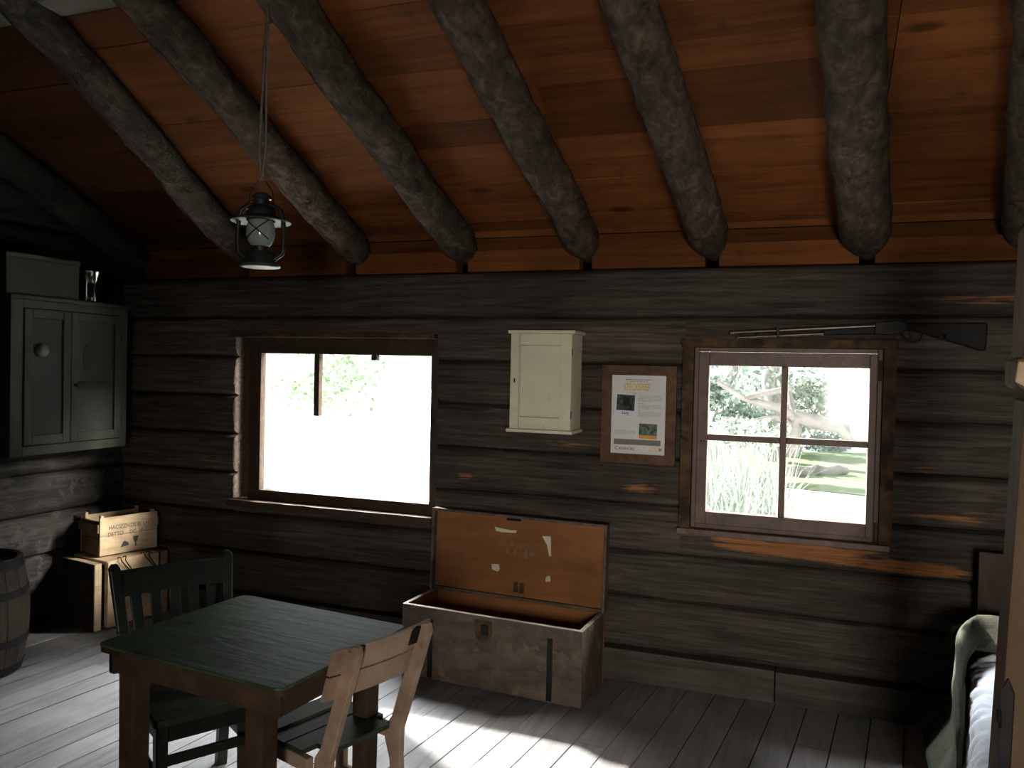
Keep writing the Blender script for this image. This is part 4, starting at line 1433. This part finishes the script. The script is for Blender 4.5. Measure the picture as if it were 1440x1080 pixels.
tree(1088, 620, 500, 16.8, .19, M['leafA'], 'ivy clad tree trunk outside at the middle of the four-pane window', 3)
tree(1190, 620, 500, 20.2, .105, M['leafB'], 'thin tree outside behind the right panes of the four-pane window', 4)
tree(1030, 600, 500, 21.5, .15, M['leafA'], 'leafy tree outside behind the upper left pane', 5)
tree(480, 600, 500, 27, .10, M['leafC'], 'faint pale tree outside seen through the top of the wide window', 6, 'trunk_far')

# fallen limb and log
def limb(name, pts, rs, label, cat, mat, group=None):
    o = MB().tube([far(*q) for q in pts], rs, n=12, wob=.12, wsc=4).build(name, mat, smooth=60)
    return tag(o, label, cat, group)


c = far(1120, 590, 13.5)
fb = thing('dead_branch', 'bleached dead tree limb with forks lying in the garden outside the four-pane window', 'branch', (c.x, c.y, GZ))
def limbp(name, pts, rs):
    mb = MB().tube([far(*q) - Vector((c.x, c.y, GZ)) for q in pts], rs, n=12, wob=.12, wsc=4)
    mb.build(name, M['deadwood'], fb, smooth=60)
limbp('stem', [(1116, 640, 13.6), (1118, 600, 13.5), (1122, 586, 13.4), (1150, 594, 13.3), (1180, 602, 13.2), (1196, 620, 13.2)], [.11, .12, .13, .12, .10, .07])
limbp('fork', [(1120, 588, 13.4), (1095, 574, 13.4), (1066, 566, 13.5), (1040, 557, 13.5), (1008, 536, 13.6)], [.09, .075, .07, .05, .035])
limbp('fork', [(1046, 560, 13.5), (1075, 553, 13.2), (1112, 546, 13.0)], [.04, .055, .05])
limbp('fork', [(1118, 600, 13.5), (1090, 586, 13.3), (1055, 594, 13.2), (1015, 588, 13.2)], [.06, .05, .045, .03])
limbp('fork', [(1121, 588, 13.5), (1114, 570, 13.6), (1108, 540, 13.8)], [.07, .05, .03])
q0, q1 = on(1108, 664, 2, GZ + .08), on(1190, 662, 2, GZ + .08)
o = MB().tube([q0.lerp(q1, k / 8) + Vector((0, 0, .02 * math.sin(k * 2))) for k in range(9)], [.10, .11, .11, .105, .11, .10, .105, .09, .07], n=14, wob=.1, wsc=3).build('fallen_log', M['deadwood'], smooth=60)
tag(o, 'pale fallen log on the grass outside the lower right pane', 'log')

# reeds in front of the lower left pane
rd = MB()
rnd = random.Random(5)
for k in range(520):
    px = rnd.uniform(985, 1108)
    d = rnd.uniform(7.6, 9.5)
    b = on(px, 640, 1, 8)
    base = far(px, 700, d)
    base.z = GZ
    h = rnd.uniform(.65, 1.25)
    a = rnd.uniform(0, 2 * PI)
    le = rnd.uniform(.1, .55)
    side = Vector((CR.x, CR.y, 0)).normalized() * .011
    dirv = Vector((math.cos(a), math.sin(a), 0))
    vs = []
    for q in range(6):
        f = q / 5
        c_ = base + dirv * le * f * f + Vector((0, 0, h * (f - .28 * f ** 3 * (le > .35))))
        w = side * (1 - f * .9)
        vs += [c_ - w, c_ + w]
    rd.add(vs, [(2 * q, 2 * q + 1, 2 * q + 3, 2 * q + 2) for q in range(5)], tone=rnd.random())
o = rd.build('reeds', M['reed'])
tag(o, 'clump of pale green reeds outside the lower left pane', 'reeds', kind='stuff')

# ------------------------------------------------------------------ light
wd_ = bpy.data.worlds.new('sky')
S.world = wd_
wd_.use_nodes = True
nt = wd_.node_tree
bg = nt.nodes['Background']
tcw = nt.nodes.new('ShaderNodeTexCoord')
sep = nt.nodes.new('ShaderNodeSeparateXYZ')
nt.links.new(tcw.outputs['Generated'], sep.inputs[0])
cr = nt.nodes.new('ShaderNodeValToRGB')
cr.color_ramp.elements[0].position = .35
cr.color_ramp.elements[0].color = (.55, .62, .52, 1)
cr.color_ramp.elements[1].position = .6
cr.color_ramp.elements[1].color = (.92, 1.0, .98, 1)
mr = nt.nodes.new('ShaderNodeMapRange')
mr.inputs['From Min'].default_value = -1
nt.links.new(sep.outputs['Z'], mr.inputs[0])
nt.links.new(mr.outputs[0], cr.inputs[0])
nt.links.new(cr.outputs[0], bg.inputs[0])
bg.inputs[1].default_value = 2.2


def area(name, loc, target, sx, sy, power, col):
    l = bpy.data.lights.new(name, 'AREA')
    l.shape = 'RECTANGLE'
    l.size, l.size_y = sx, sy
    l.energy = power
    l.color = col
    o = bpy.data.objects.new(name, l)
    COL.objects.link(o)
    o.location = loc
    d = Vector(target) - Vector(loc)
    o.rotation_euler = d.to_track_quat('-Z', 'Y').to_euler()
    return o


sl = bpy.data.lights.new('sun', 'SUN')
sl.energy = 40
sl.angle = R(2.0)
sl.color = (1.0, .97, .92)
so = bpy.data.objects.new('sun', sl)
COL.objects.link(so)
so.rotation_euler = Vector((1.45, -1.0, -1.0)).to_track_quat('-Z', 'Y').to_euler()
area('sky_light_wide_window', (-2.9, 6.6, 4.6), (-2.6, 4.2, 1.2), 3.0, 2.2, 3100, (.90, .95, 1.0))
area('sky_light_from_the_right', (3.6, 6.3, 4.0), (-2.7, 4.2, 1.25), 2.6, 2.2, 5000, (1.0, .97, .92))
area('sky_light_small_window', (-1.75, 6.5, 3.4), (-.05, 4.2, 1.3), 1.4, 1.4, 270, (.86, .94, 1.0))
area('doorway_fill', (.9, -3.1, 1.55), (-.6, 3.0, 1.1), 1.0, 1.0, 220, (1.0, .965, .90))  # unseen fill lamp added outside the doorway
